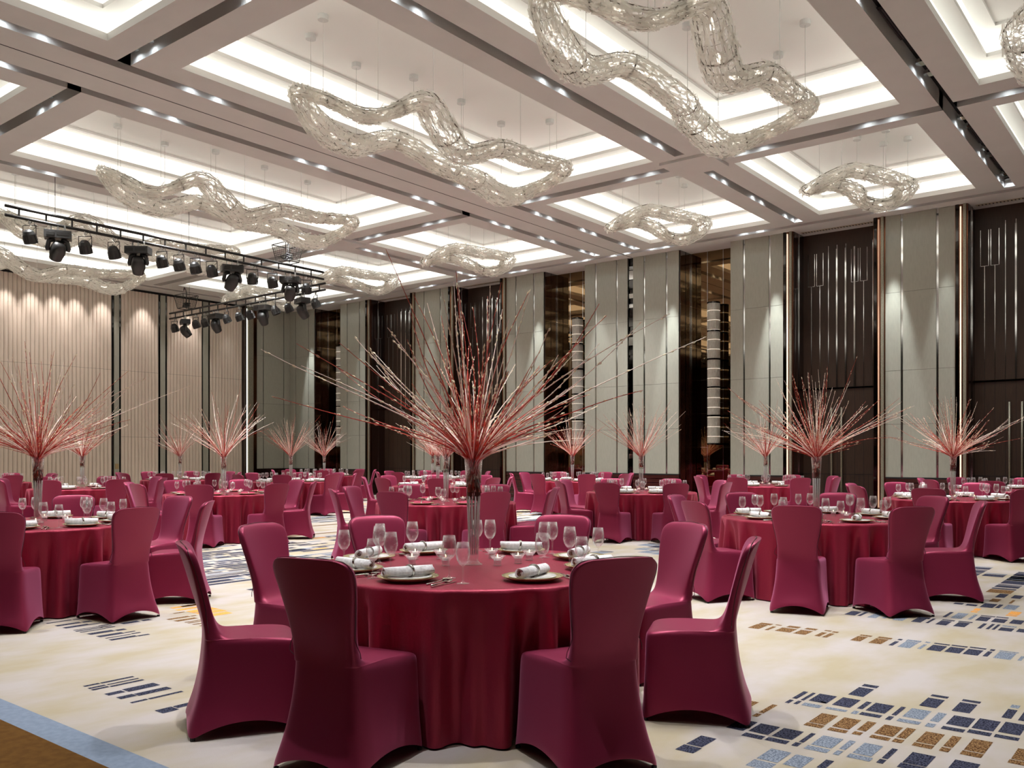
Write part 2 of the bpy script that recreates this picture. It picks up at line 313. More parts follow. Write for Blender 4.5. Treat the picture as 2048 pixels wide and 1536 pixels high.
# ------------------------------------------------------------------ downlights and grilles in the slots
dl = MB(); dl.lathe([(.075, -.02), (.085, -.02), (.085, .03), (.075, .03)], M_CHROME, 20)
DL_HEAD = dl.build('trim_ring'); dl = MB(); dl.lathe([(.0, .0), (.062, .0), (.072, .012), (.0, .012)], M_LAMP, 16); DL_LENS = dl.build('lens')
for o in (DL_HEAD, DL_LENS): COL.objects.unlink(o)
DLC = {}; ORD = ['first', 'second', 'third', 'fourth', 'fifth', 'sixth', 'seventh', 'eighth', 'ninth', 'tenth', 'eleventh', 'twelfth', 'thirteenth', 'fourteenth', 'fifteenth', 'sixteenth', 'seventeenth', 'eighteenth', 'nineteenth', 'twentieth', 'next', 'farther', 'last but one', 'last']
def spot(name, loc, watts, angle, blend, color, target=None, parent=None, r=.05):
    l = bpy.data.lights.new(name, 'SPOT'); l.energy = watts; l.spot_size = angle; l.spot_blend = blend; l.color = color; l.shadow_soft_size = r
    o = bpy.data.objects.new(name, l); COL.objects.link(o); o.location = loc
    if target is not None: o.rotation_euler = (Vector(target) - Vector(loc)).to_track_quat('-Z', 'Y').to_euler()
    if parent: o.parent = parent
    return o
SHARED_SPOT = bpy.data.lights.new('downlight_beam', 'SPOT'); SHARED_SPOT.energy = SPOT_W; SHARED_SPOT.spot_size = 1.45; SHARED_SPOT.spot_blend = .95; SHARED_SPOT.color = (.97, .985, 1); SHARED_SPOT.shadow_soft_size = .05
SPILL = bpy.data.lights.new('downlight_spill', 'SPOT'); SPILL.energy = 9; SPILL.spot_size = 2.9; SPILL.spot_blend = .6; SPILL.color = (.85, .93, 1); SPILL.shadow_soft_size = .03
def downlight(u, v, beam=True, where='ceiling slot'):
    e = empty('recessed_downlight', W(u, v, HC + .14))
    for q in (DL_HEAD, DL_LENS):
        c = q.copy(); COL.objects.link(c); c.parent = e
    if beam:
        s = bpy.data.objects.new('beam', SHARED_SPOT); COL.objects.link(s); s.parent = e; s.location = (0, 0, -.03)
    s = bpy.data.objects.new('spill', SPILL); COL.objects.link(s); s.parent = e; s.location = (0, 0, -.02)
    X = u * SA - v * CA; Y = u * CA + v * SA; vis = Y > 1 and 0 < 1024 + FP * X / Y < 2048 and 910 - FP * (HC - CH) / Y > 0
    k = DLC.get((where, vis), 0); DLC[(where, vis)] = k + 1
    if vis: lb = ORD[k] + ' downlight counted from one end of the ' + where
    else: lb = 'ceiling downlight beyond the picture edge in the ' + where
    tag(e, lb, 'ceiling light', 'downlights in the ' + where)
SN = {3.16: 'slot right of the top right chandelier', 7.50: 'slot between top centre and top right chandeliers', 11.83: 'upper slot of the central double beam', 13.08: 'lower slot of the central double beam', 17.49: 'slot directly above the nearer stage truss', 22.0: 'far left slot beyond the stage truss', 6.1: 'cross slot at the upper left', 14.85: 'cross slot before the small chandeliers'}
UL = [1.9, 2.4, 4.7, 5.2, 7.35, 7.8, 10.38, 10.86, 13.4, 13.85, 16.0, 16.48, 17.86, 18.32, 19.7, 20.15]
for v0, v1 in SL_A:
    for i, u in enumerate(UL):
        if u < 4 and v0 > 14: continue
        downlight(u, (v0 + v1) / 2, beam=(i % 2 == 0), where=SN[v0])
VL = [2.0, 2.45, 4.1, 4.5, 6.3, 6.7, 8.6, 9.05, 11.2, 11.6, 14.15, 14.6, 16.3, 16.7, 18.5, 18.9, 21.2, 21.6, 23.3, 23.7]
for u0, u1 in SL_B:
    for i, v in enumerate(VL): downlight((u0 + u1) / 2, v, beam=(i % 2 == 0), where=SN[u0])
WS = [24.9, 23.6, 20.0, 18.2, 16.2, 14.0, 12.7, 11.5, 8.9, 5.6, 2.5, .5]
for v in WS:
    for d in (-.2, .2): downlight(20.52, v + d, beam=False, where='slot along the top of the right wall')
gr = MB(); gr.rbox(-.55, -.085, 0, .55, .085, .01, M_BLACK)
for k in range(5): gr.rbox(-.5, -.075 + k * .034, -.012, .5, -.062 + k * .034, 0, mat('grille_metal', (70, 58, 58), .5, metal=.3))
G0 = gr.build('air_grille'); G0['used'] = 0
gi = 0
def grille(u, v, rz, where):
    global gi
    X = u * SA - v * CA; Y = u * CA + v * SA
    if not (Y > 1 and 0 < 1024 + FP * X / Y < 2048 and 910 - FP * (HC - CH) / Y > 0): return
    o = G0 if gi == 0 else G0.copy()
    if gi: COL.objects.link(o)
    gi += 1; o.location = W(u, v, HC + .2); o.rotation_euler = (0, 0, rz); k = DLC.get(('g', where), 0); DLC[('g', where)] = k + 1
    tag(o, ORD[k] + ' dark air grille along the ' + where, 'air vent', 'air grilles in the ' + where)
for v0, v1 in SL_A[:4]:
    for u in (9.1, 12.1, 17.17, 19.0): grille(u, (v0 + v1) / 2, 0, SN[v0])
for u0, u1 in SL_B:
    for v in (10.1, 15.4, 5.4): grille((u0 + u1) / 2, v, PI / 2, SN[u0])
# ------------------------------------------------------------------ right wall
wr = MB(); DEP = .62
SEAMS_Z = [2.10, 3.31, 5.08]
SUBS = []
def sub(name):
    m = MB(); SUBS.append((name, m)); return m
def fabric(v_hi, v_lo, seams):     # panel between v_lo..v_hi, chrome strips at seams
    wr = sub('fabric_wall_panel'); edges = [v_hi] + seams + [v_lo]
    for a, b in zip(edges[:-1], edges[1:]):
        hi = a - (.025 if a != v_hi else 0); lo = b + (.025 if b != v_lo else 0); z = .90
        for zz in SEAMS_Z + [HC]:
            wr.rbox(U_W - .03, lo, z, U_W + .02, hi, zz - .006, M_PANEL); z = zz
    for s in seams: wr.rbox(U_W - .01, s - .025, .90, U_W + .02, s + .025, HC, M_CHROME)
    wr.rbox(U_W - .005, v_lo, .9, U_W + .04, v_hi, HC, M_BLACK)
    wr.rbox(U_W - .012, v_lo, 0, U_W + .04, v_hi, .88, M_DWOOD)
    k = .12
    while k < .88: wr.rbox(U_W - .035, v_lo, k, U_W - .012, v_hi, k + .085, mat('red_brown_wainscot', (74, 30, 24), .3, c2=(48, 18, 14), scale=6, stretch=(1, .4, 12))); k += .11
    wr.rbox(U_W - .04, v_lo, .865, U_W + .02, v_hi, .9, M_BLACK)
def trim(a, b, led=None):
    wr = sub('metal_trim_strip'); hi, lo = max(a, b), min(a, b); q = (hi - lo)
    wr.rbox(U_W - .05, lo, 0, U_W + .3, hi, HC, M_BRONZE)
    wr.rbox(U_W - .09, lo + q * .1, 0, U_W - .05, lo + q * .34, HC, M_TRIM)
    wr.rbox(U_W - .07, hi - q * .3, 0, U_W - .05, hi - q * .05, HC, M_DCHROME)
    if led: wr.rbox(U_W - .075, lo + q * .5, .2, U_W - .05, lo + q * .6, HC - .05, led)
PAN = [(27.6, 26.16, [27.25, 26.49]), (24.68, 23.33, [24.31, 23.66]), (20.89, 19.39, [20.49, 19.75]), (16.98, 15.57, [16.61, 15.93]), (14.10, 12.69, [13.73, 13.03]), (12.51, 11.12, [12.16, 11.48]), (9.65, 8.27, [9.29, 8.62]), (5.88, 4.43, [5.53, 4.79]), (2.1, .6, [1.75, .95])]
for a, b, s in PAN: fabric(a, b, s)
wr.rbox(U_W + .05, 12.51, 0, U_W + .1, 12.69, HC, M_DCHROME)
for k in range(26): wr.rbox(U_W + .03 - U(0, .02), 12.51, k * .26, U_W + .06, 12.69, k * .26 + U(.1, .25), M_CHROME if R() < .3 else M_DCHROME)
trim(23.33, 23.07); trim(21.12, 20.89); trim(19.39, 19.13); trim(17.22, 16.98); trim(8.27, 8.02, M_STRIPW); trim(6.14, 5.88, M_STRIP); trim(4.43, 4.18, M_STRIPW); trim(2.35, 2.1, M_STRIP)
def reveal(v0, m):   # side wall of a recess, v0 = position
    wr.rbox(U_W, v0 - .01, 0, U_W + DEP, v0 + .01, HC, m)
RW = [(23.07, 21.12), (19.13, 17.22), (8.02, 6.14), (4.18, 2.35)]
RM = [(26.16, 24.68), (15.57, 14.10), (11.12, 9.65)]
WRM = wr
for hi, lo in RM:
    wr = sub('mirrored_recess')
    reveal(hi, M_DWOOD); reveal(lo, M_DWOOD)
    wr.rbox(U_W + DEP, lo, 0, U_W + DEP + .05, hi, HC, M_MIRROR)
    wr.rbox(U_W + .02, hi - .03, 0, U_W + DEP, hi - .012, HC, mat('glossy_dark_veneer', (58, 34, 22), .05, c2=(28, 14, 10), scale=5, stretch=(3, 3, 1), spec=1, coat=1))
    for k in (.0, .33, .66, 1.0): p = lo + .05 + (hi - lo - .1) * k; wr.rbox(U_W + DEP - .008, p - .008, 0, U_W + DEP, p + .008, HC, M_CHROME)
    for k in range(4):
        z = .7 + k * .9
        for q in range(3): wr.rbox(U_W + DEP - .006, lo + .05 + q * (hi - lo - .1) / 3, z + .28 * (q % 2), U_W + DEP, lo + .05 + (q + 1) * (hi - lo - .1) / 3, z + .28 * (q % 2) + .012, M_CHROME)
    for z in (.5, 1.25, 2.2, 3.1, 4.3, 5.4): wr.rbox(U_W + .02, hi - .035, z, U_W + DEP, hi - .03, z + .01, M_CHROME)
    wr.rbox(U_W + .3, hi - .038, 0, U_W + .315, hi - .03, HC, M_DCHROME)
for hi, lo in RW:
    wr = sub('dark_wood_door_panel'); reveal(hi, M_DWOOD); reveal(lo, M_DWOOD)
    wr.rbox(U_W + DEP, lo, 0, U_W + DEP + .05, hi, HC, M_BWOOD)
    wr.rbox(U_W + .3, hi - .03, 0, U_W + .315, hi - .01, HC, M_CHROME)
    n = 9; st = (hi - lo) / n; x = U_W + DEP
    for k in range(1, n):
        p = lo + k * st; z0 = 3.05
        wr.rbox(x - .006, p - .007, z0, x, p + .007, 5.55 if k in (2, 3, 7, 8) else 6.5, M_CHROME)
        if k in (3, 4, 5): wr.rbox(x - .03, p - .018, 3.05, x, p + .018, 6.4, M_CHROME)
        if k in (2, 3, 7, 8):
            wr.rbox(x - .006, p - .08, 5.55, x, p + .08, 5.56, M_CHROME)
            for d in (-.08, .08): wr.rbox(x - .006, p + d - .006, 5.55, x, p + d + .006, 6.35, M_CHROME)
        wr.rbox(x - .003, p - .004, .95, x, p + .004, 3.0, M_BLACK)
        for d in (0, .5): wr.rbox(x - .004, p + d * st - .004, 0, x, p + d * st + .004, .93, M_BLACK)
    wr.rbox(x - .03, lo, 3.0, x, hi, 3.04, M_DCHROME); wr.rbox(x - .008, lo, .93, x, hi, .945, M_BLACK)
wr = WRM
wr.rbox(U_W + .62, V_MIN, 0, U_W + .72, .6, HC, M_DWOOD); wr.rbox(U_W, .58, 0, U_W + .62, .6, HC, M_DWOOD)
wr.rbox(U_W + .72, V_MIN, 0, U_W + .9, V_W + .4, HC + 1.3, M_SOFFIT)
wall_right = structure(wr, 'wall_right')
for n_, m_ in SUBS: m_.build(n_, wall_right)
for hi, lo in RW:    # linear grille in each recess ceiling and door pulls
    g = MB(); g.rbox(U_W + .2, lo + .1, HC - .012, U_W + .32, hi - .1, HC - .002, mat('slot_diffuser_metal', (200, 186, 160), .4, metal=.5))
    k = lo + .12
    while k < hi - .12: g.rbox(U_W + .22, k, HC - .015, U_W + .30, k + .025, HC - .011, M_BLACK); k += .07
    tag(g.build('slot_diffuser'), 'long narrow air diffuser above the ' + {23.07: 'leftmost dark recess', 19.13: 'dark recess behind the tallest branches', 8.02: 'dark recess behind the right-hand table', 4.18: 'dark recess at the right edge'}[hi], 'air vent', 'linear diffusers above the dark recesses')
NMR = {0: 'leftmost dark wood', 1: 'dark wood recess behind the tallest branches', 2: 'dark wood recess behind the right-hand table', 3: 'dark wood recess at the right edge'}
for n, (hi, lo) in enumerate(RW[2:]):
    for d in (-.12, .12):
        m = MB(); c = (hi + lo) / 2 + d + .1
        m.tube([W(U_W + DEP - .07, c, .35), W(U_W + DEP - .07, c, 2.55)], .022, M_TRIM, 10)
        for z in (.5, 1.5, 2.4): m.tube([W(U_W + DEP - .07, c, z), W(U_W + DEP, c, z)], .01, M_TRIM, 6)
        tag(m.build('door_pull', smooth=True), ('Left' if d > 0 else 'Right') + ' tall ribbed vertical door pull in the ' + ('dark recess behind the right-hand table' if n == 0 else 'dark recess at the right edge'), 'door handle')
# crystal sconces on the mirrors
for n, (hi, lo) in enumerate(RM):
    vc = [25.12, 14.62, 10.30][n]; z0, z1 = 1.69, 5.39
    e = empty('crystal_wall_sconce', W(U_W + .36, vc, z0)); hgt = z1 - z0
    m = MB(); m.lathe([(.15, 0), (.15, hgt)], M_CRYST, 28)
    for k in range(28):
        q = 2 * PI * k / 28; p = (.155 * math.cos(q), .155 * math.sin(q)); m.tube([(p[0], p[1], 0), (p[0], p[1], hgt)], .009, M_CRYST, 4)
    m.build('crystal_rods', e)
    for k in range(6):
        m = MB(); z = hgt * k / 5; m.lathe([(.165, z - .02), (.172, z - .02), (.172, z + .02), (.165, z + .02)], M_DCHROME, 28); m.build('metal_ring', e)
    for k in range(14):
        m = MB(); z = hgt * (k + .75) / 14.6; m.lathe([(.1655, z), (.167, z + .005), (.1655, z + .010)], M_SGLOW, 24); m.build('glowing_band', e)
    m = MB(); m.box((-.02, -.02 , .4), (.02, .02, .46), M_DCHROME); m.tube([(0, 0, hgt - .1), (0, .27, hgt - .1)], .012, M_DCHROME, 6); m.tube([(0, 0, .2), (0, .27, .2)], .012, M_DCHROME, 6); m.build('bracket', e)
    tag(e, 'tall cylindrical crystal wall sconce on the ' + ['leftmost mirrored recess, near the room corner', 'middle mirrored recess behind the tallest willow branches', 'rightmost mirrored recess, between two pale panels'][n], 'wall light')
# ------------------------------------------------------------------ stage (left) wall
wl = MB()
def flutes(ua, ub, n, mb=wl, z0=.12, z1=6.75):
    st = (ub - ua) / n
    for k in range(n):
        c = ua + (k + .5) * st; r = st * .5; pr = []
        for q in range(7):
            t = PI * q / 6; pr.append((c - r * math.cos(t) * .97, V_W - .02 - r * .62 * math.sin(t)))
        zs = [z0, 1.75, 1.753, 4.2, 4.203, z1]
        for za, zb in ((z0, 1.985), (1.99, 4.13), (4.135, z1)):
            for i in range(6):
                a, b = pr[i], pr[i + 1]; mb.face([W(a[0], a[1], za), W(b[0], b[1], za), W(b[0], b[1], zb), W(a[0], a[1], zb)], M_FLUTE)
wl.rbox(U_MIN, V_W - .02, 0, U_W + .7, V_W + .05, HC, M_BLACK); wl.rbox(U_MIN, V_W + .1, 0, U_W + .7, V_W + .4, HC + 1.3, M_SOFFIT)
FLS = []
for a_, b_, n_ in ((6.9, 14.08, 58), (14.39, 15.68, 11), (15.99, 17.30, 11), (17.61, 18.92, 11), (-3, 6.6, 70)): m_ = MB(); FLS.append(m_); flutes(a_, b_, n_, m_)
for a, b in ((14.16, 14.32), (15.75, 15.92), (17.34, 17.54), (6.66, 6.84)):
    wl.rbox(a, V_W - .05, 0, b, V_W, 6.75, M_PANEL)
    for c in (a - .05, b + .02): wl.rbox(c, V_W - .03, 0, c + .03, V_W, 6.6, M_DCHROME)
wl.rbox(19.01, V_W - .12, 0, 19.09, V_W - .02, HC - .1, emat('bright_led_strip', (255, 253, 244), 3.2)); wl.rbox(18.93, V_W - .2, 0, 18.99, V_W, HC, M_DWOOD)
wl.rbox(19.14, V_W - .1, 0, 19.36, V_W, HC, M_TRIM); wl.rbox(19.36, V_W - .12, 0, 19.49, V_W, HC, M_BRONZE)
for a, b in ((19.49, 19.81), (19.84, 20.73), (20.76, 21.02)):
    z = .9
    for zz in SEAMS_Z + [HC]: wl.rbox(a, V_W - .05, z, b, V_W, zz - .006, M_PANEL); z = zz
wl.rbox(19.49, V_W - .06, 0, 21.04, V_W, .88, M_DWOOD)
wall_left = structure(wl, 'wall_left')
for m_ in FLS: m_.build('fluted_panel', wall_left)
wb = MB(); wb.rbox(U_MIN - .1, V_MIN, 0, U_MIN, V_W, HC + 1.3, M_BWOOD); wb.rbox(U_MIN - .02, V_MIN, 0, U_MIN + .02, V_W, 1.1, M_DWOOD); structure(wb, 'wall_back')
wb = MB(); wb.rbox(U_MIN, V_MIN - .1, 0, U_W + .7, V_MIN, HC + 1.3, M_BWOOD); structure(wb, 'wall_near')
# socket plate seen at the foot of the left wall
m = MB(); m.rbox(14.18, V_W - .07, .95, 14.30, V_W - .05, 1.12, mat('brass_plate', (170, 150, 110), .4, metal=.6)); tag(m.build('wall_plate'), 'small square brass wall plate on the first grey strip of the fluted wall', 'wall plate')
# wall washing lights
for v, k in ((26.3, 1), (15.75, 1), (11.3, 1.2), (8.45, 1.3), (5.7, 1.3), (13.6, .35), (23.5, .25), (20.2, .25), (4.6, .4)):
    spot('wall_washer', W(U_W - .42, v, HC - .02), 2600 * k, .38, .7, (.93, .98, 1), W(U_W - .05, v, 2.2), r=.03)
for u in (8.0, 9.8, 10.9, 11.6, 12.3, 12.9, 13.75, 15.1, 16.7):
    spot('stage_wall_washer', W(u, V_W - .45, HC - .02), 330, 1.0, .9, (1, .91, .87), W(u, V_W - .1, 4.2), r=.03)
spot('stage_corner_washer', W(18.3, V_W - .5, HC - .02), 90, .6, .7, (.97, 1, 1), W(18.3, V_W - .05, 2.2), r=.03)
# ------------------------------------------------------------------ chandeliers
def catmull(P, n, closed=True):
    P = [Vector(p) for p in P]; N = len(P); out = []
    for i in range(N):
        a, b, c, d = P[(i - 1) % N], P[i], P[(i + 1) % N], P[(i + 2) % N]
        for k in range(n):
            t = k / n; out.append(.5 * ((2 * b) + (c - a) * t + (2 * a - 5 * b + 4 * c - d) * t * t + (3 * b - a - 3 * c + d) * t ** 3))
    return out
def chandelier(pts, radii, u0, v0, cables, seedn, dens=30):
    rnd = random.Random(seedn); P = [W(p[0] - u0, p[1] - v0, p[2]) for p in pts]; N = len(P); sub = 10
    path = catmull(P, sub); radii = [q * .88 for q in radii]; rr = [radii[i // sub] * (1 - (i % sub) / sub) + radii[(i // sub + 1) % N] * ((i % sub) / sub) for i in range(N * sub)]
    # resample
    L = [0]
    for i in range(len(path)): L.append(L[-1] + (path[(i + 1) % len(path)] - path[i]).length)
    tot = L[-1]; n = int(tot / .085)
    def at(d):
        d %= tot; i = 0
        lo, hi = 0, len(path)
        while hi - lo > 1:
            mid = (lo + hi) // 2
            if L[mid] <= d: lo = mid
            else: hi = mid
        i = lo; t = (d - L[i]) / max(1e-6, L[i + 1] - L[i]); j = (i + 1) % len(path)
        return path[i].lerp(path[j], t), rr[i] * (1 - t) + rr[j] * t
    def frame(d):
        p, r = at(d); q, _ = at(d + .12); s, _ = at(d - .12); t = (q - s).normalized()
        side = t.cross(Vector((0, 0, 1))); side.normalize(); up = side.cross(t)
        return p, r, t, side, up
    def on(d, q, k=1.0):
        p, r, t, s, up = frame(d); return p + (s * math.cos(q) * 1.1 - up * math.sin(q) * .85) * r * k, t
    e = empty('crystal_chandelier', W(u0, v0, 0))
    m = MB()
    for i in range(n):
        d = tot * i / n; p, r, t, s, up = frame(d)
        for k in range(dens):
            dd = d + rnd.uniform(-.04, .04); q = -0.5 + (PI + 1.0) * (k + rnd.random()) / dens; kk = 1 + rnd.uniform(-.10, .12)
            off = (s * math.cos(q) * 1.1 - up * math.sin(q) * .85); c = p + t * (dd - d) + off * r * kk
            tang = (s * math.sin(q) + up * math.cos(q)); a = rnd.gauss(0, .35); ln = rnd.uniform(.05, .11); wd = rnd.uniform(.008, .016)
            ax = (t * math.cos(a) + tang * math.sin(a) + off.normalized() * rnd.uniform(-.25, .25)); ay = (tang * math.cos(a) - t * math.sin(a) + off * rnd.uniform(-.6, .6))
            m.face([c - ax * ln - ay * wd, c + ax * ln - ay * wd, c + ax * ln + ay * wd, c - ax * ln + ay * wd], M_SHARD)
    m.build('glass_shards', e, kind='stuff')
    m = MB(); nn = int(tot / .14)
    for q in (-.55, -.2, .35, .8, 1.25, 1.7, 2.15, 2.6, 3.3, 3.7):
        m.tube([on(tot * i / nn, q, .97)[0] for i in range(nn)], .0035 if -.3 < q < 3.2 else .009, M_WIRE, 3, closed=True)
    for i in range(0, nn):
        m.tube([on(tot * i / nn, -.55 + (PI + 1.1) * k / 10, .97)[0] for k in range(11)], .003 if i % 8 else .012, M_WIRE, 3)
    m.build('wire_frame', e)
    m = MB(); nb = int(tot / .5)
    for i in range(nb): p, r, t, s, up = frame(tot * i / nb); m.tube([p - t * .07, p + t * .07], .024, M_BULB, 8)
    m.build('bulbs', e, kind='stuff')
    for (cu, cv) in cables:
        best = min(range(n), key=lambda i: (frame(tot * i / n)[0].xy - W(cu - u0, cv - v0).xy).length); p, r, t, s, up = frame(tot * best / n)
        top = Vector((p.x, p.y, ZI + .02)); m = MB(); m.tube([p + Vector((0, 0, r * .4)), top], .004, M_CABLE, 4); sc = m.build('suspension_cable', e)
        m = MB(); m.lathe([(.0, -.07), (.075, -.07), (.075, -.0), (.0, 0)], M_CANOPY, 16, c=top); m.build('ceiling_canopy', sc, smooth=False)
    return e
BIG = [(7.95, 10.25, 6.60), (8.45, 10.42, 6.32), (9.25, 10.6, 6.28), (9.95, 10.35, 6.50), (10.62, 10.0, 6.20), (11.3, 10.2, 6.28), (11.9, 10.4, 6.36), (12.75, 10.32, 6.22), (13.15, 9.75, 6.42), (12.75, 9.0, 6.48), (11.6, 8.85, 6.30), (10.75, 8.85, 6.26), (10.05, 9.0, 6.02), (9.45, 8.88, 6.22), (8.98, 8.78, 6.43), (8.6, 9.0, 6.22), (8.25, 9.15, 6.08), (8.05, 9.7, 6.38)]
BR = [.12, .22, .25, .20, .20, .20, .24, .25, .12, .15, .17, .20, .23, .23, .20, .13, .15, .14]
SMALL = [(16.45, 10.35, 6.40), (16.6, 9.95, 6.62), (16.85, 9.65, 6.74), (17.35, 9.25, 6.66), (17.8, 9.1, 6.66), (18.2, 9.02, 6.62), (18.35, 9.3, 6.46), (18.05, 9.55, 6.32), (17.75, 9.8, 6.42), (17.3, 9.75, 6.46), (16.95, 10.0, 6.56), (16.6, 10.3, 6.44)]
SR = [.13, .17, .19, .19, .17, .20, .20, .19, .14, .18, .17, .13]
bc = [(8.3, 10.3), (9.3, 10.6), (10.3, 10.3), (11.4, 10.3), (12.7, 10.4), (13.2, 9.6), (12.4, 9.0), (11.3, 8.8), (10.1, 9.0), (9.2, 8.8), (8.4, 9.1), (8.0, 9.8)]
sc_ = [(16.7, 9.8), (17.4, 9.2), (18.2, 9.0), (18.2, 9.5), (17.5, 9.8), (16.7, 10.2)]
cb = chandelier(BIG, BR, 10.6, 9.755, bc, 3); cs = chandelier(SMALL, SR, 17.67, 9.755, sc_, 5, 26)
tag(cb, 'long wavy crystal chandelier loop hanging over the centre, third longest-looking from the left', 'chandelier', 'large wavy crystal chandeliers')
def put_ch(src, u, v, label, group):
    c = copy_tree(src); c.location = W(u, v, 0); tag(c, label, 'chandelier', group)
GL, GS = 'large wavy crystal chandeliers', 'small crystal chandeliers near the right wall'
cb['label'] = 'long wavy crystal chandelier hanging in the large coffer at top centre'
put_ch(cb, 10.6, 15.385, 'long wavy crystal chandelier left of centre, hanging beside the stage light truss', GL)
put_ch(cb, 10.6, 5.415, 'biggest-looking wavy crystal chandelier at the top right, cropped by the top edge', GL)
put_ch(cb, 10.6, 19.81, 'long wavy crystal chandelier seen behind the stage light truss', GL)
put_ch(cb, 10.6, 24.36, 'long wavy crystal chandelier at far left, nearest the fluted wall', GL)
put_ch(cb, 10.6, 1.12, 'crystal chandelier only partly visible at the top right corner', GL)
cs['label'] = 'small looped crystal chandelier in the coffer right of centre'; tag(cs, cs['label'], 'chandelier', GS)
put_ch(cs, 17.67, 5.415, 'small looped crystal chandelier farthest right, in the coffer near the right wall', GS)
put_ch(cs, 17.67, 15.385, 'small looped crystal chandelier in the coffer above the tallest willow branches', GS)
put_ch(cs, 17.67, 19.81, 'small looped crystal chandelier just right of the stage truss end', GS)
put_ch(cs, 17.67, 24.36, 'small looped crystal chandelier farthest left, behind the lower stage truss', GS)
# ------------------------------------------------------------------ stage trusses
ZT = 6.075
def truss(a, b, label):
    e = empty('lighting_truss', a); d = b - a; Ln = d.length; t = d.normalized()
    for z in (0, -.175):
        m = MB(); m.tube([Vector((0, 0, z)), d + Vector((0, 0, z))], .03, M_TRUSS, 8); m.build('rail', e, smooth=True)
    k = .25
    while k < Ln:
        m = MB(); m.tube([t * k, t * k + Vector((0, 0, -.175))], .018, M_TRUSS, 6); m.build('rung', e); k += .5
    for f in (.12, .5, .85):
        m = MB(); m.tube([d * f, d * f + Vector((0, 0, HC - ZT))], .006, M_TRUSS, 5); m.build('hanging_wire', e)
    tag(e, label, 'lighting truss'); return e
T1a, T1b = W(6.99, 17.72, ZT), W(14.64, 17.85, ZT); T2a, T2b = W(15.6, 18.95, ZT), W(15.75, 27.05, ZT)
truss(T1a, T1b, 'long black ladder truss of stage lights hanging at upper left, the nearer one')
truss(T2a, T2b, 'black ladder truss of stage lights hanging in front of the fluted wall corner')
def mk_par():
    e = empty('par_can')
    m = MB(); m.tube([(0, 0, 0), (0, 0, -.06)], .02, M_HOOK, 6); m.tube([(0, .03, .0), (0, 0, .035), (0, -.03, 0)], .01, M_HOOK, 5); m.build('clamp', e)
    m = MB(); m.tube([(-.13, 0, -.30), (-.13, 0, -.08), (.13, 0, -.08), (.13, 0, -.30)], .011, M_FIX, 4); m.build('yoke', e)
    T = Matrix.Translation((0, 0, -.29)) @ Matrix.Rotation(.45, 4, 'X')
    m = MB(); m.lathe([(0, .13), (.05, .13), (.085, .10), (.11, .04), (.115, -.10), (.125, -.105), (.125, -.13), (.10, -.13), (.10, -.10)], M_FIX, 20, T=T)
    for k in range(8): q = 2 * PI * k / 8; m.tube([T @ Vector((.117 * math.cos(q), .117 * math.sin(q), .02)), T @ Vector((.124 * math.cos(q), .124 * math.sin(q), -.1))], .008, M_FIX, 4)
    cn = m.build('can', e, smooth=False); m = MB(); m.lathe([(0, -.105), (.10, -.105), (0, -.09)], M_LENS, 20, T=T); m.build('lens', cn)
    m = MB(); m.tube([(.02, 0, -.05), (.09, -.02, .02), (.12, 0, -.12), (.03, .02, -.18)], .006, M_FIX, 4); m.build('power_cable', e); return e
def mk_mh():
    e = empty('moving_head_light')
    m = MB()
    for x in (-.12, 0, .12): m.tube([(x, 0, 0.02), (x, 0, -.09)], .018, M_HOOK, 6); m.tube([(x, .03, 0), (x, 0, .035), (x, -.03, 0)], .01, M_HOOK, 5)
    m.build('clamp', e)
    m = MB(); m.box((-.24, -.14, -.24), (.24, .14, -.09), M_FIX); m.box((-.2, -.15, -.2), (-.06, -.138, -.13), M_TRUSS); m.box((-.02, -.145, -.19), (.2, -.139, -.12), M_TRUSS); o = m.build('base', e)
    bv = o.modifiers.new('b', 'BEVEL'); bv.width = .018; bv.segments = 2
    m = MB()
    for s in (-1, 1): m.tube([(s * .06, 0, -.24), (s * .16, 0, -.29), (s * .185, 0, -.42), (s * .17, 0, -.47)], [.05, .045, .045, .04], M_FIX, 8)
    m.build('yoke', e, smooth=True)
    T = Matrix.Translation((0, 0, -.45)) @ Matrix.Rotation(.7, 4, 'X') @ Matrix.Rotation(.25, 4, 'Y')
    m = MB(); m.lathe([(0, .17), (.08, .165), (.12, .12), (.14, .04), (.145, -.06), (.12, -.17), (.115, -.21), (.095, -.21), (.09, -.17)], M_FIX, 14, T=T); hd = m.build('head', e, smooth=True)
    m = MB(); m.lathe([(0, -.18), (.093, -.18), (0, -.16)], M_LENS, 14, T=T); m.build('lens', hd); return e
par0 = mk_par(); mh0 = mk_mh(); used = {'p': 0, 'm': 0}
def hang(kind, xpix, a, b, rot, order, which):
    # position along truss whose picture column is xpix
    best = min((abs(colx(a.lerp(b, i / 400)) - xpix), i) for i in range(401))[1] / 400
    p = a.lerp(b, best) + Vector((0, 0, -.175 - .03))
    src = par0 if kind == 'p' else mh0; o = src if used[kind] == 0 else copy_tree(src); used[kind] = 1
    o.location = p; o.rotation_euler = (0, 0, rot)
    nm = 'black round stage can light' if kind == 'p' else 'black moving head stage light with box base'
    tag(o, f'{nm}, {order} from the left on the {which} truss', 'stage light', f'stage lights on the {which} truss')
def colx(p):
    X = p.x * CA + p.y * SA; Y = -p.x * SA + p.y * CA; return 1024 + FP * X / Y
L1 = [('p', 60), ('m', 117), ('p', 171), ('p', 227), ('m', 277), ('p', 323), ('p', 357), ('p', 390), ('p', 424), ('m', 464), ('p', 504), ('p', 544), ('m', 581), ('p', 613)]
for i, (k, x) in enumerate(L1): hang(k, x, T1a, T1b, YAW + U(-.3, .3) + (.3 if k == 'm' else 0), ORD[i], 'nearer')
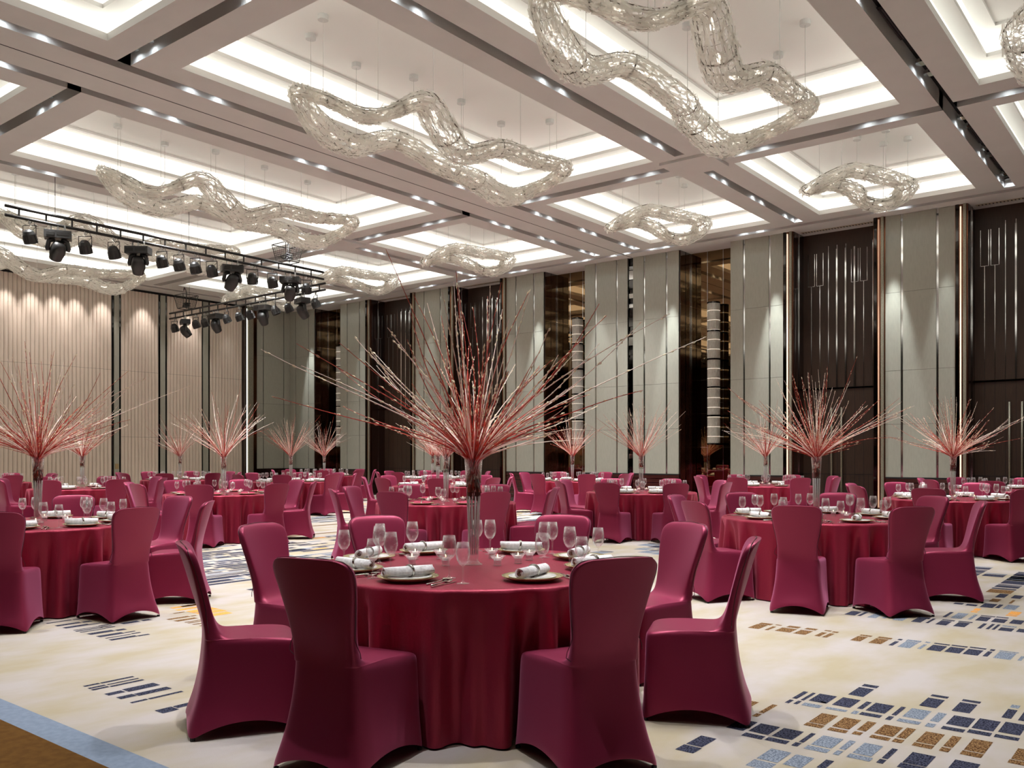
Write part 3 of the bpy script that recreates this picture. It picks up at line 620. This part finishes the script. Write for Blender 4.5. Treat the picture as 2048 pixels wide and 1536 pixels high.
L2 = [('p', 349), ('m', 370), ('p', 392), ('p', 409), ('m', 431), ('p', 453), ('p', 478), ('p', 500), ('m', 526), ('p', 551), ('p', 577), ('m', 604), ('p', 631)]
for i, (k, x) in enumerate(L2): hang(k, x, T2a, T2b, YAW - .9 + U(-.5, .5), ORD[i], 'farther')
def basket(a, b, xpix, zoff, label):
    f = min((abs(colx(a.lerp(b, i / 400)) - xpix), i) for i in range(401))[1] / 400; p = a.lerp(b, f); e = empty('cable_basket', p + Vector((0, 0, .06)))
    m = MB(); s0, s1, hh = .19, .27, .42
    c0 = [Vector((x * s0, y * s0, 0)) for x, y in ((-1, -1), (1, -1), (1, 1), (-1, 1))]; c1 = [Vector((x * s1, y * s1, hh)) for x, y in ((-1, -1), (1, -1), (1, 1), (-1, 1))]
    for k in range(4):
        l = (k + 1) % 4; m.tube([c0[k], c1[k]], .012, M_TRUSS, 4); m.tube([c0[k], c0[l]], .012, M_TRUSS, 4); m.tube([c1[k], c1[l]], .012, M_TRUSS, 4)
        for t in range(1, 8): q = t / 8; m.tube([c0[k].lerp(c0[l], q), c1[k].lerp(c1[l], q)], .003, M_TRUSS, 3); m.tube([c0[k].lerp(c1[k], q), c0[l].lerp(c1[l], q)], .003, M_TRUSS, 3)
    m.build('wire_cage', e); m = MB(); pts = [(U(-.14, .14), U(-.14, .14), U(.02, .22)) for k in range(26)]
    m.tube(catmull(pts, 4)[:-8], .014, M_FIX, 5); m.tube(catmull([(0, 0, .2), (.02, 0, .5), (-.1, 0, .7), (-.12, 0, HC - ZT - .16), (-.12, 0, HC - ZT - .14)], 5)[:20], .016, M_FIX, 6); m.build('coiled_cable', e, smooth=True)
    tag(e, label, 'cable basket')
basket(T1a, T1b, 575, 0, 'black wire basket of coiled cable above the right end of the nearer truss'); basket(T2a, T2b, 372, 0, 'black wire basket of coiled cable above the left end of the farther truss')
# ------------------------------------------------------------------ chair prototype (front = +y)
def ring_pts(yb, yf, wb, wf, z, hem=0.0, rc=.035, n=8):
    # rounded quad footprint, points run around; returns 4*n verts
    out = []; cs = [(-wb, yb), (wb, yb), (wf, yf), (-wf, yf)]
    for k in range(4):
        a, b = Vector(cs[k]), Vector(cs[(k + 1) % 4]); Ld = (b - a).length; r = min(rc, Ld * .45)
        for i in range(n):
            t = i / n; tt = (r * .0) / Ld + t; p = a.lerp(b, tt)
            c = min(tt, 1 - tt) * Ld
            cen = Vector((0, (yb + yf) / 2))
            if c < r: q = (1 - c / r) ** 2 * r * .42; p = p + (cen - p).normalized() * q
            out.append((p.x, p.y, z + hem * (math.sin(PI * tt) ** .8) * (1 if k != 3 else 1)))
    return out
def chair_mesh():
    n = 8; rings = []
    rings.append(ring_pts(-.300, .262, .236, .240, .004, .075, .03, n))
    rings.append(ring_pts(-.297, .261, .234, .238, .03, .070, .03, n))
    for z, yb, yf, wb, wf, hm in ((.12, -.272, .256, .214, .234, .03), (.22, -.248, .252, .198, .230, .008), (.32, -.232, .249, .186, .226, 0), (.40, -.224, .247, .180, .223, 0), (.445, -.221, .245, .178, .220, 0), (.462, -.220, .236, .177, .212, 0)):
        rings.append(ring_pts(yb, yf, wb, wf, z, hm, .04, n))
    # seat top sweeps back to the backrest
    for yf, z, wf in ((.16, .474, .194), (.04, .478, .186), (-.06, .478, .178), (-.115, .486, .170), (-.140, .508, .166), (-.155, .54, .165)):
        f = (z - .462) / .1; rings.append(ring_pts(-.220 - .001 * f, yf, .174, wf, z, 0, .035, n))
        # keep the rear wall just rising
    for z, yb, th, wd in ((.60, -.228, .058, .170), (.68, -.242, .055, .183), (.76, -.262, .052, .199), (.84, -.285, .050, .213), (.885, -.300, .050, .217), (.915, -.311, .049, .213), (.936, -.319, .046, .196), (.948, -.324, .040, .168), (.953, -.326, .026, .130)):
        rings.append(ring_pts(yb, yb + th, wd, wd - .004, z, 0, .022, n))
    vs = [p for r in rings for p in r]; N = 4 * n; fs = []
    for i in range(len(rings) - 1):
        for k in range(N): l = (k + 1) % N; fs.append((i * N + k, i * N + l, (i + 1) * N + l, (i + 1) * N + k))
    b = (len(rings) - 1) * N; fs.append(tuple(b + k for k in range(N)))
    # slight dip in the middle of the seat and a curved shell back
    out = []
    for x, y, z in vs:
        if z > .5: y -= .028 * (1 - (x / .2) ** 2) * min(1, (z - .5) / .2); 
        if z > .9: z += .006 * (1 - (x / .2) ** 2)
        if z < .4: y -= 0
        out.append((x, y, z))
    return out, fs, rings
vs_, fs_, rg_ = chair_mesh()
cm = MB(); cm.add(vs_, fs_, M_CHAIR)
chair0 = empty('banquet_chair')
cv = cm.build('spandex_cover', chair0, smooth=True); md = cv.modifiers.new('s', 'SUBSURF'); md.levels = 1; md.render_levels = 2
sm = MB(); prof = [(.50, -.222, .173)] + [(.60, -.232, .171), (.68, -.246, .185), (.76, -.266, .201), (.84, -.289, .215), (.885, -.304, .2185), (.915, -.315, .212), (.938, -.322, .190), (.951, -.332, .156)]
lft = [(-w_, y + .022, z) for z, y, w_ in prof]; rgt = [(w_, y + .022, z) for z, y, w_ in prof][::-1]
sm.tube(catmull(lft + [(0, -.328, .962)] + rgt, 4)[:-4], .0022, M_SEAM, 4); sm.build('edge_seam', chair0)
for x, y in ((-.222, -.285), (.222, -.285), (-.226, .246), (.226, .246)):
    m = MB(); m.lathe([(0, 0), (.012, 0), (.012, .014), (0, .014)], M_FOOT, 10, c=(x * .95, y * .97, 0)); m.build('foot', chair0)
chair_far = empty('banquet_chair'); o = cv.copy(); COL.objects.link(o); o.parent = chair_far
# ------------------------------------------------------------------ table prototype
def cloth_mesh(seed):
    rnd = random.Random(seed); m = MB(); n = 320; ph = [rnd.uniform(0, 6.28) for _ in range(5)]; TR = .95
    def amp(q):
        a = .6 * math.sin(23 * q + ph[0] + 1.4 * math.sin(3 * q + ph[3])) + .4 * math.sin(34 * q + ph[1] + math.sin(5 * q + ph[4]))
        return ((abs(a) ** .7) * (1 if a > 0 else -1) - .35) * (.7 + .3 * math.sin(4 * q + ph[2]))
    rings = [(0, .76, 0), (.3, .76, 0), (.6, .76, 0), (.9, .76, 0), (.932, .759, 0), (.946, .753, 0), (.950, .738, .004)] + [(.946 - .004 * k / 9, .73 - .72 * k / 9, .02 + min(1, k / 4) * .055 + .03 * k / 9) for k in range(1, 10)]
    vs = [(0, 0, .76)]
    for r, z, a in rings[1:]:
        for k in range(n): q = 2 * PI * k / n; rr = r + a * amp(q) * (1 if z > .2 else 1); vs.append((rr * math.cos(q), rr * math.sin(q), z))
    fs = [(0, 1 + k, 1 + (k + 1) % n) for k in range(n)]
    for i in range(len(rings) - 2):
        for k in range(n): l = (k + 1) % n; fs.append((1 + i * n + k, 1 + (i + 1) * n + k, 1 + (i + 1) * n + l, 1 + i * n + l))
    m.add(vs, fs, M_CLOTH); return m
CLO = []
for s in range(3):
    o = cloth_mesh(s + 2).build('tablecloth', smooth=True); COL.objects.unlink(o); CLO.append(o)
# ------------------------------------------------------------------ small things on tables (origin at table height)
def proto(fn):
    o = fn(); return o
def wine_glass(sc=1.0):
    m = MB(); p = [(0, 0.001), (.034, .001), (.035, .003), (.012, .007), (.0055, .013), (.0045, .03), (.0045, .085), (.006, .095), (.02, .105), (.033, .125), (.039, .150), (.038, .175), (.031, .222), (.0302, .222), (.0365, .176), (.0375, .150), (.031, .127), (.018, .108), (0, .103)]
    m.lathe([(r * sc, z * sc) for r, z in p], M_GLASS, 20); o = m.build('wine_glass', smooth=True); return o
g_big, g_small = wine_glass(1.0), wine_glass(.93)
def plate():
    e = empty('charger_plate'); m = MB(); m.lathe([(0, .004), (.09, .004), (.10, .0), (.115, .004), (.156, .022), (.158, .025), (.120, .013), (.112, .010), (0, .009)], M_GOLD, 40); m.build('gold_rim_charger', e, smooth=True)
    m = MB(); m.lathe([(0, .011), (.07, .011), (.10, .014), (.122, .022), (.123, .025), (.098, .019), (.0, .017)], M_PLATE, 36); m.build('inner_plate', e, smooth=True); return e
pl0 = plate()
def napkin():
    e = empty('rolled_napkin'); m = MB(); T = Matrix.Rotation(PI / 2, 4, 'Y')
    # spiral roll along x
    n = 46; L = .135; pts = []
    for k in range(n): t = k / (n - 1); q = t * 2 * PI * 2.6; r = .010 + .018 * t; pts.append((r * math.cos(q), r * math.sin(q)))
    vs = [(-L - .004 * math.sin(k), p[0], p[1] + .029) for k, p in enumerate(pts)] + [(L + .004 * math.cos(k), p[0], p[1] + .029) for k, p in enumerate(pts)]
    m.add(vs, [(k, k + 1, n + k + 1, n + k) for k in range(n - 1)], M_NAP)
    m.lathe([(.0, -.132), (.0255, -.132), (.0265, .0), (.0255, .132), (0, .132)], M_NAP, 18, T=Matrix.Translation((0, 0, .029)) @ T)
    m.lathe([(.0, -.1325), (.014, -.1325)], M_NAPI, 12, T=Matrix.Translation((0, 0, .029)) @ T); m.lathe([(.0, .1325), (.014, .1325)], M_NAPI, 12, T=Matrix.Translation((0, 0, .029)) @ T)
    o = m.build('cloth_roll', e, smooth=True); md = o.modifiers.new('t', 'SOLIDIFY'); md.thickness = .0012
    m = MB(); TT = Matrix.Translation((.01, 0, .030)) @ Matrix.Rotation(.35, 4, 'Z') @ Matrix.Rotation(PI / 2 - .15, 4, 'Y'); m.lathe([(.031, -.006), (.034, -.006), (.034, .006), (.031, .006), (.031, -.006)], M_SILVER, 28, T=TT); m.build('napkin_ring', e, smooth=True); return e
np0 = napkin()
def napkin_flat():
    e = empty('folded_napkin'); m = MB(); m.box((-.11, -.035, 0), (.11, .035, .012), M_NAPP); m.box((-.105, -.03, .012), (.10, .02, .022), M_NAPP); o = m.build('folded_cloth', e); b = o.modifiers.new('b', 'BEVEL'); b.width = .005; b.segments = 2
    m = MB(); m.lathe([(.036, -.006), (.039, -.006), (.039, .006), (.036, .006), (.036, -.006)], M_SILVER, 20, T=Matrix.Translation((0, 0, .01)) @ Matrix.Scale(.45, 4, (0, 0, 1)) @ Matrix.Rotation(PI / 2, 4, 'Y')); m.build('napkin_ring', e); return e
nf0 = napkin_flat()
def knife():
    m = MB(); m.box((-.006, -.11, .001), (.006, -.01, .006), M_SILVER); m.add([(-.004, -.01, .002), (.006, -.01, .002), (.010, .04, .002), (.007, .10, .002), (0, .115, .002), (-.003, .09, .002), (-.004, -.01, .004), (.006, -.01, .004), (.010, .04, .0035), (.007, .10, .003), (0, .115, .003), (-.003, .09, .003)], [(0, 1, 2, 3, 4, 5), (11, 10, 9, 8, 7, 6)] + [(k, (k + 1) % 6, (k + 1) % 6 + 6, k + 6) for k in range(6)], M_SILVER); return m.build('table_knife')
def fork():
    m = MB(); m.tube([(0, -.10, .004), (0, -.02, .006), (0, .02, .010), (0, .045, .006)], [.006, .003, .003, .009], M_SILVER, 6)
    for x in (-.009, -.003, .003, .009): m.tube([(x, .04, .006), (x, .07, .004), (x, .095, .010)], .0018, M_SILVER, 4)
    return m.build('table_fork', smooth=True)
def spoon():
    m = MB(); m.tube([(0, -.10, .004), (0, -.02, .006), (0, .03, .010), (0, .048, .006)], [.006, .003, .003, .006], M_SILVER, 6)
    T = Matrix.Translation((0, .075, .012)) @ Matrix.Scale(1.5, 4, (0, 1, 0)); m.lathe([(0, -.009), (.012, -.006), (.019, .001), (.021, .002), (.018, .002), (.011, -.003), (0, -.006)], M_SILVER, 16, T=T); return m.build('table_spoon', smooth=True)
k0, f0, s0_ = knife(), fork(), spoon()
def votive():
    e = empty('votive_candle'); m = MB(); m.lathe([(0, 0), (.022, 0), (.024, .004), (.020, .012), (.024, .03), (.038, .05), (.047, .056), (.0465, .058), (.036, .053), (.022, .034), (.018, .014), (0, .010)], M_WATER, 24); m.build('glass_holder', e, smooth=True)
    m = MB(); m.lathe([(0, .030), (.0195, .030), (.0195, .046), (0, .045)], M_CANDLE, 16); tl = m.build('tealight', e); m = MB(); m.lathe([(0, .047), (.003, .050), (.0035, .054), (.0018, .062), (0, .066)], M_FLAME, 8); m.build('flame', tl, smooth=True); return e
vt0 = votive()
FIRST = {}
def place(src, loc, rz, label, cat, group=None):
    if src.name not in FIRST: FIRST[src.name] = 1; o = src
    else: o = copy_tree(src)
    o.location = loc; o.rotation_euler = (0, 0, rz); tag(o, label, cat, group); return o
# ------------------------------------------------------------------ willow arrangements
def branch(rnd, m, az, el, ln, lod=0, z0=.44, pale=.42):
    # vase neck is at z = .62 above the table; the bundle crosses there
    a0 = az + PI + rnd.uniform(-.7, .7); r0 = rnd.uniform(.015, .042)
    P = [Vector((r0 * math.cos(a0), r0 * math.sin(a0), z0 + rnd.uniform(-.02, .10)))]
    a1 = az + rnd.uniform(-.5, .5); r1 = rnd.uniform(.005, .032); P.append(Vector((r1 * math.cos(a1), r1 * math.sin(a1), .60)))
    d = Vector((math.cos(az) * math.cos(el), math.sin(az) * math.cos(el), math.sin(el))); up = Vector((0, 0, 1))
    d0 = (d + up * .55).normalized(); p = P[-1].copy(); n = 5 if lod else 8; dr = d0; bend = rnd.uniform(-.25, .2); wob = Vector((rnd.uniform(-1, 1), rnd.uniform(-1, 1), rnd.uniform(-1, 1))) * .10
    for k in range(n):
        t = (k + 1) / n; dr = (d0.lerp(d, min(1, t * 2.2)) - up * (bend * t * t if el < 1 else 0) + wob * math.sin(t * 5)).normalized(); p = p + dr * (ln / n); P.append(p.copy())
    n2 = len(P); m.tube(P, [(.0055 if lod == 0 else .0055) * (1 - .75 * i / (n2 - 1)) for i in range(n2)], M_STEMP if rnd.random() < pale else M_STEM, 3 if lod else 5)
    c = 6 if lod else 18
    for k in range(c):
        t = rnd.uniform(.35, 1) * (n2 - 1.01); i = int(t); q = P[i].lerp(P[i + 1], t - i); td = (P[i + 1] - P[i]).normalized(); sd = Vector((rnd.uniform(-1, 1), rnd.uniform(-1, 1), rnd.uniform(-1, 1))).cross(td).normalized(); s = rnd.uniform(.9, 1.5) * (1.15 if lod else 1)
        c0 = q + sd * .004; a, b = sd.cross(td) * .0032 * s, sd * .0035 * s; tip = td * .010 * s
        m.add([c0 - tip, c0 + a, c0 + b, c0 - a, c0 - b * .4, c0 + tip], [(0, 2, 1), (0, 3, 2), (0, 4, 3), (0, 1, 4), (5, 1, 2), (5, 2, 3), (5, 3, 4), (5, 4, 1)], M_CATKIN)
def rand_dir(rnd):
    el = math.radians(rnd.choice([rnd.uniform(8, 40), rnd.uniform(15, 55), rnd.uniform(35, 85)])); return rnd.uniform(0, 2 * PI), el, (1.12 if el < .6 else 1) * rnd.uniform(.5, 1.08) * (1.25 if rnd.random() < .3 else 1)
def bunch_parts(e, n, seed):
    rnd = random.Random(seed)
    for k in range(n):
        m = MB(); az, el, ln = rand_dir(rnd)
        if k < 14: el, ln = rnd.uniform(1.0, 1.5), rnd.uniform(.95, 1.12)
        elif k < 26: el, ln = rnd.uniform(.2, .55), rnd.uniform(1.05, 1.3)
        branch(rnd, m, az, el, ln); m.build('willow_branch', e)
    m = MB()
    for k in range(60): az, el, ln = rand_dir(rnd); branch(rnd, m, az, el, ln * .55, 1, pale=.5)
    m.build('short_willow_twigs', e, kind='stuff'); m = MB()
    for k in range(46):
        a = rnd.uniform(0, 6.28); b = a + rnd.uniform(1.5, 3.2); r = rnd.uniform(.02, .046); m.tube([(r * math.cos(a), r * math.sin(a), .40 + rnd.uniform(-.03, .06)), (.02 * math.cos(a + .8), .02 * math.sin(a + .8), .54), (.045 * math.cos(b), .045 * math.sin(b), .66)], .0042, M_STEMD, 4)
    m.build('tied_stem_bundle', e, kind='stuff')
def bunch_joined(seed, n=78):
    rnd = random.Random(seed); e = empty('willow_arrangement'); m = MB()
    for k in range(n): az, el, ln = rand_dir(rnd); branch(rnd, m, az, min(1.5, el * .8 + .35), ln * .95, 1, pale=.5)
    m.build('willow_branches', e, kind='stuff'); m = MB()
    for k in range(22): a = rnd.uniform(0, 6.28); b = a + 2.2; m.tube([(.035 * math.cos(a), .035 * math.sin(a), .43), (.045 * math.cos(b), .045 * math.sin(b), .66)], .006, M_STEMD, 3)
    m.build('tied_stem_bundle', e, kind='stuff'); return e
def vase():
    m = MB(); m.lathe([(0, .002), (.052, .002), (.052, .006), (.034, .018), (.026, .03), (.026, .04), (.031, .05), (.034, .20), (.042, .45), (.0535, .62), (.0515, .62), (.040, .45), (.031, .20), (.027, .06), (0, .055)], M_VASE, 32)
    for k in range(12): q = 2 * PI * k / 12; m.tube([(.0255 * math.cos(q), .0255 * math.sin(q), .065), (.031 * math.cos(q), .031 * math.sin(q), .22), (.038 * math.cos(q), .038 * math.sin(q), .40)], .0028, M_STREAK, 5)  # white rods added to imitate silvery bright streaks in the vase glass
    return m.build('trumpet_vase', smooth=True)
vs0 = vase()
wn = empty('willow_arrangement'); bunch_parts(wn, 96, 11)
WF = [bunch_joined(s) for s in (21, 22, 23)]
# ------------------------------------------------------------------ table groups: X, Y in camera axes
T = [  # X, Y, chair angles or offset, short name, lod
 (-.224, 5.13, [-112, -66, -26, 28, 75, 115, 156, -150], 'the nearest table', 0, 'w'),
 (3.13, 9.07, [-68, -26, 12, 68, 109, 152, -164, -121], 'the large right-hand table', 0, 'w'),
 (-4.45, 8.28, [-74, -29, 17, 58, 100, 146, -165, -119], 'the left foreground table', 0, 'w'),
 (-.90, 12.05, [-112, -72, -22, 27, 72, 97, 153, -155], 'the table behind the nearest one', 1, 'p'),
 (6.48, 12.96, 6, 'the table behind the right-hand one', 1, 'w'),
 (-4.81, 14.72, 6, 'the left middle table', 1, 'p'),
 (2.24, 15.30, 14, 'the table right of the big vase', 1, 'w'),
 (-8.32, 17.08, 6, 'the back table at far left', 2, 'w'),
 (5.37, 18.68, 8, 'the back table before the dark recess', 2, 'w'),
 (-5.33, 21.26, 7, 'the back table by the corner', 2, 'w'),
 (1.50, 21.86, 8, 'the back table before the middle sconce', 2, 'w'),
 (-5.74, 26.97, 10, 'the farthest table near the left sconce', 2, 'w'),
 (-1.54, 18.32, 5, 'the third table behind the nearest', 2, 'w'),
 (-2.16, 23.99, 12, 'the fourth table behind the nearest', 2, 'w'),
 (-8.58, 22.79, 8, 'the back table before the fluted wall', 2, 'w'),
 (9.1, 16.2, 6, 'the farthest table at right', 2, 'w'),
 (-12.2, 20.42, 8, 'the back table cut by the left edge', 2, 'w')]
POS = ['near side, left', 'near side, right', 'right side, nearer', 'right side, farther', 'far side, right', 'far side, left', 'left side, farther', 'left side, nearer']
def posname(angs):
    # rank the eight seats around the table, starting at the near-left seat
    a = sorted(angs, key=lambda q: q % 360); start = min(range(8), key=lambda i: abs(((a[i] + 22 + 180) % 360) - 180)); order = a[start:] + a[:start]
    return {q: POS[i] for i, q in enumerate(order)}
rnd = random.Random(99)
for ti, (X, Y, an, nm, lod, nk) in enumerate(T):
    angs = an if isinstance(an, list) else [an + 45 * k if an + 45 * k <= 180 else an + 45 * k - 360 for k in range(8)]
    pn = posname(angs); c = C2W(X, Y); CNm = nm
    o = CLO[ti % 3] if ti < 3 else CLO[ti % 3].copy(); COL.objects.link(o); o.location = c; o.rotation_euler = (0, 0, rnd.uniform(0, 6)); tag(o, f'maroon floor-length tablecloth over {nm}', 'tablecloth', 'maroon round tablecloths')
    for a in angs:
        q = math.radians(a + (rnd.uniform(-2, 2) if ti > 3 else 0)); rr = 1.20 + rnd.uniform(-.02, .04); d = Vector((math.sin(q), -math.cos(q)))
        if ti == 0: rr = {-66: 1.27, 75: 1.26, -26: 1.17, 28: 1.17}.get(a, 1.22)
        p = C2W(X + d.x * rr, Y + d.y * rr); f = c - p; rz = math.atan2(f.y, f.x) - PI / 2 + rnd.uniform(-.05, .05)
        place(chair0 if lod < 2 else chair_far, p, rz, f'maroon covered chair, {pn[a]} of {nm}', 'chair', f'banquet chairs around {nm}')
        # setting
        vis = True; sq = q; rp = .70
        def loc(rad, right, z=.7605):
            o_ = Vector((math.sin(sq), -math.cos(sq))); r_ = Vector((math.cos(sq), math.sin(sq))); w_ = Vector((X, Y)) + o_ * rad + r_ * right; return C2W(w_.x, w_.y, z)
        ps = pn[a]; face = math.atan2(f.y, f.x) - PI / 2
        place(pl0, loc(rp, 0), face, f'gold-rimmed white plate, {ps} of {nm}', 'plate', f'gold-rimmed plates on {nm}')
        if nk == 'w': place(np0, loc(rp, 0, .7605 + .0185), face + rnd.choice([.0, .15, -.8, .9, .5]) + rnd.uniform(-.1, .1), f'white rolled napkin, {ps} of {nm}', 'napkin', f'rolled napkins on {nm}')
        else: place(nf0, loc(rp, 0, .7605 + .0185), face + rnd.uniform(-.3, .3), f'pink folded napkin, {ps} of {nm}', 'napkin', f'pink napkins on {nm}')
        place(g_big, loc(rp - .16, .15), 0, f'larger wine glass, {ps} of {nm}', 'wine glass', f'wine glasses on {nm}')
        place(g_small, loc(rp - .02, .30 if ti else .31), 0, f'smaller wine glass, {ps} of {nm}', 'wine glass', f'wine glasses on {nm}')
        if lod < 2:
            place(s0_, loc(rp + .01, .185), face + rnd.uniform(-.1, .1), f'silver spoon, {ps} of {nm}', 'spoon', f'spoons on {nm}')
            place(f0, loc(rp + .03, .205 + .012), face + rnd.uniform(-.05, .05), f'silver fork, {ps} of {nm}', 'fork', f'forks on {nm}')
            place(k0, loc(rp + .05, .243), face + rnd.uniform(-.08, .08), f'silver knife, {ps} of {nm}', 'knife', f'knives on {nm}')
    if ti == 15: continue
    place(vs0, (c.x, c.y, .7605), 0, f'tall glass trumpet vase on {nm}', 'vase', 'glass trumpet vases')
    src = wn if ti in (0, 1, 2, 4) else WF[ti % 3]
    sc = .86 if ti in (1, 3, 4) else 1
    bq = place(src, (c.x, c.y, .7605 + .62 * (1 - sc)), rnd.uniform(0, 6) if ti else 0, f'spray of red willow branches with catkins on {nm}', 'branches', 'red willow arrangements'); bq.scale = (sc, sc, sc)
    # votive candles
    if ti == 0: vp = [(-.36, .02), (-.37, .28), (-.16, -.03), (.14, -.02), (.10, .34), (.26, .08), (.33, .24), (-.22, .30)]
    else: vp = [(.30 * math.cos(t), .30 * math.sin(t)) for t in [rnd.uniform(-.3, .3) + k * 2 * PI / (7 if lod < 2 else 4) for k in range(7 if lod < 2 else 4)]]
    vp.sort()
    VN = ['leftmost', 'second from left', 'third from left', 'fourth from left', 'fifth from left', 'sixth from left', 'seventh from left', 'rightmost']
    for k, (dx, dy) in enumerate(vp):
        p = C2W(X + dx, Y + dy, .7605); place(vt0, p, 0, f'lit tealight, {VN[k]} on {nm}', 'candle', f'tealight candles on {nm}')
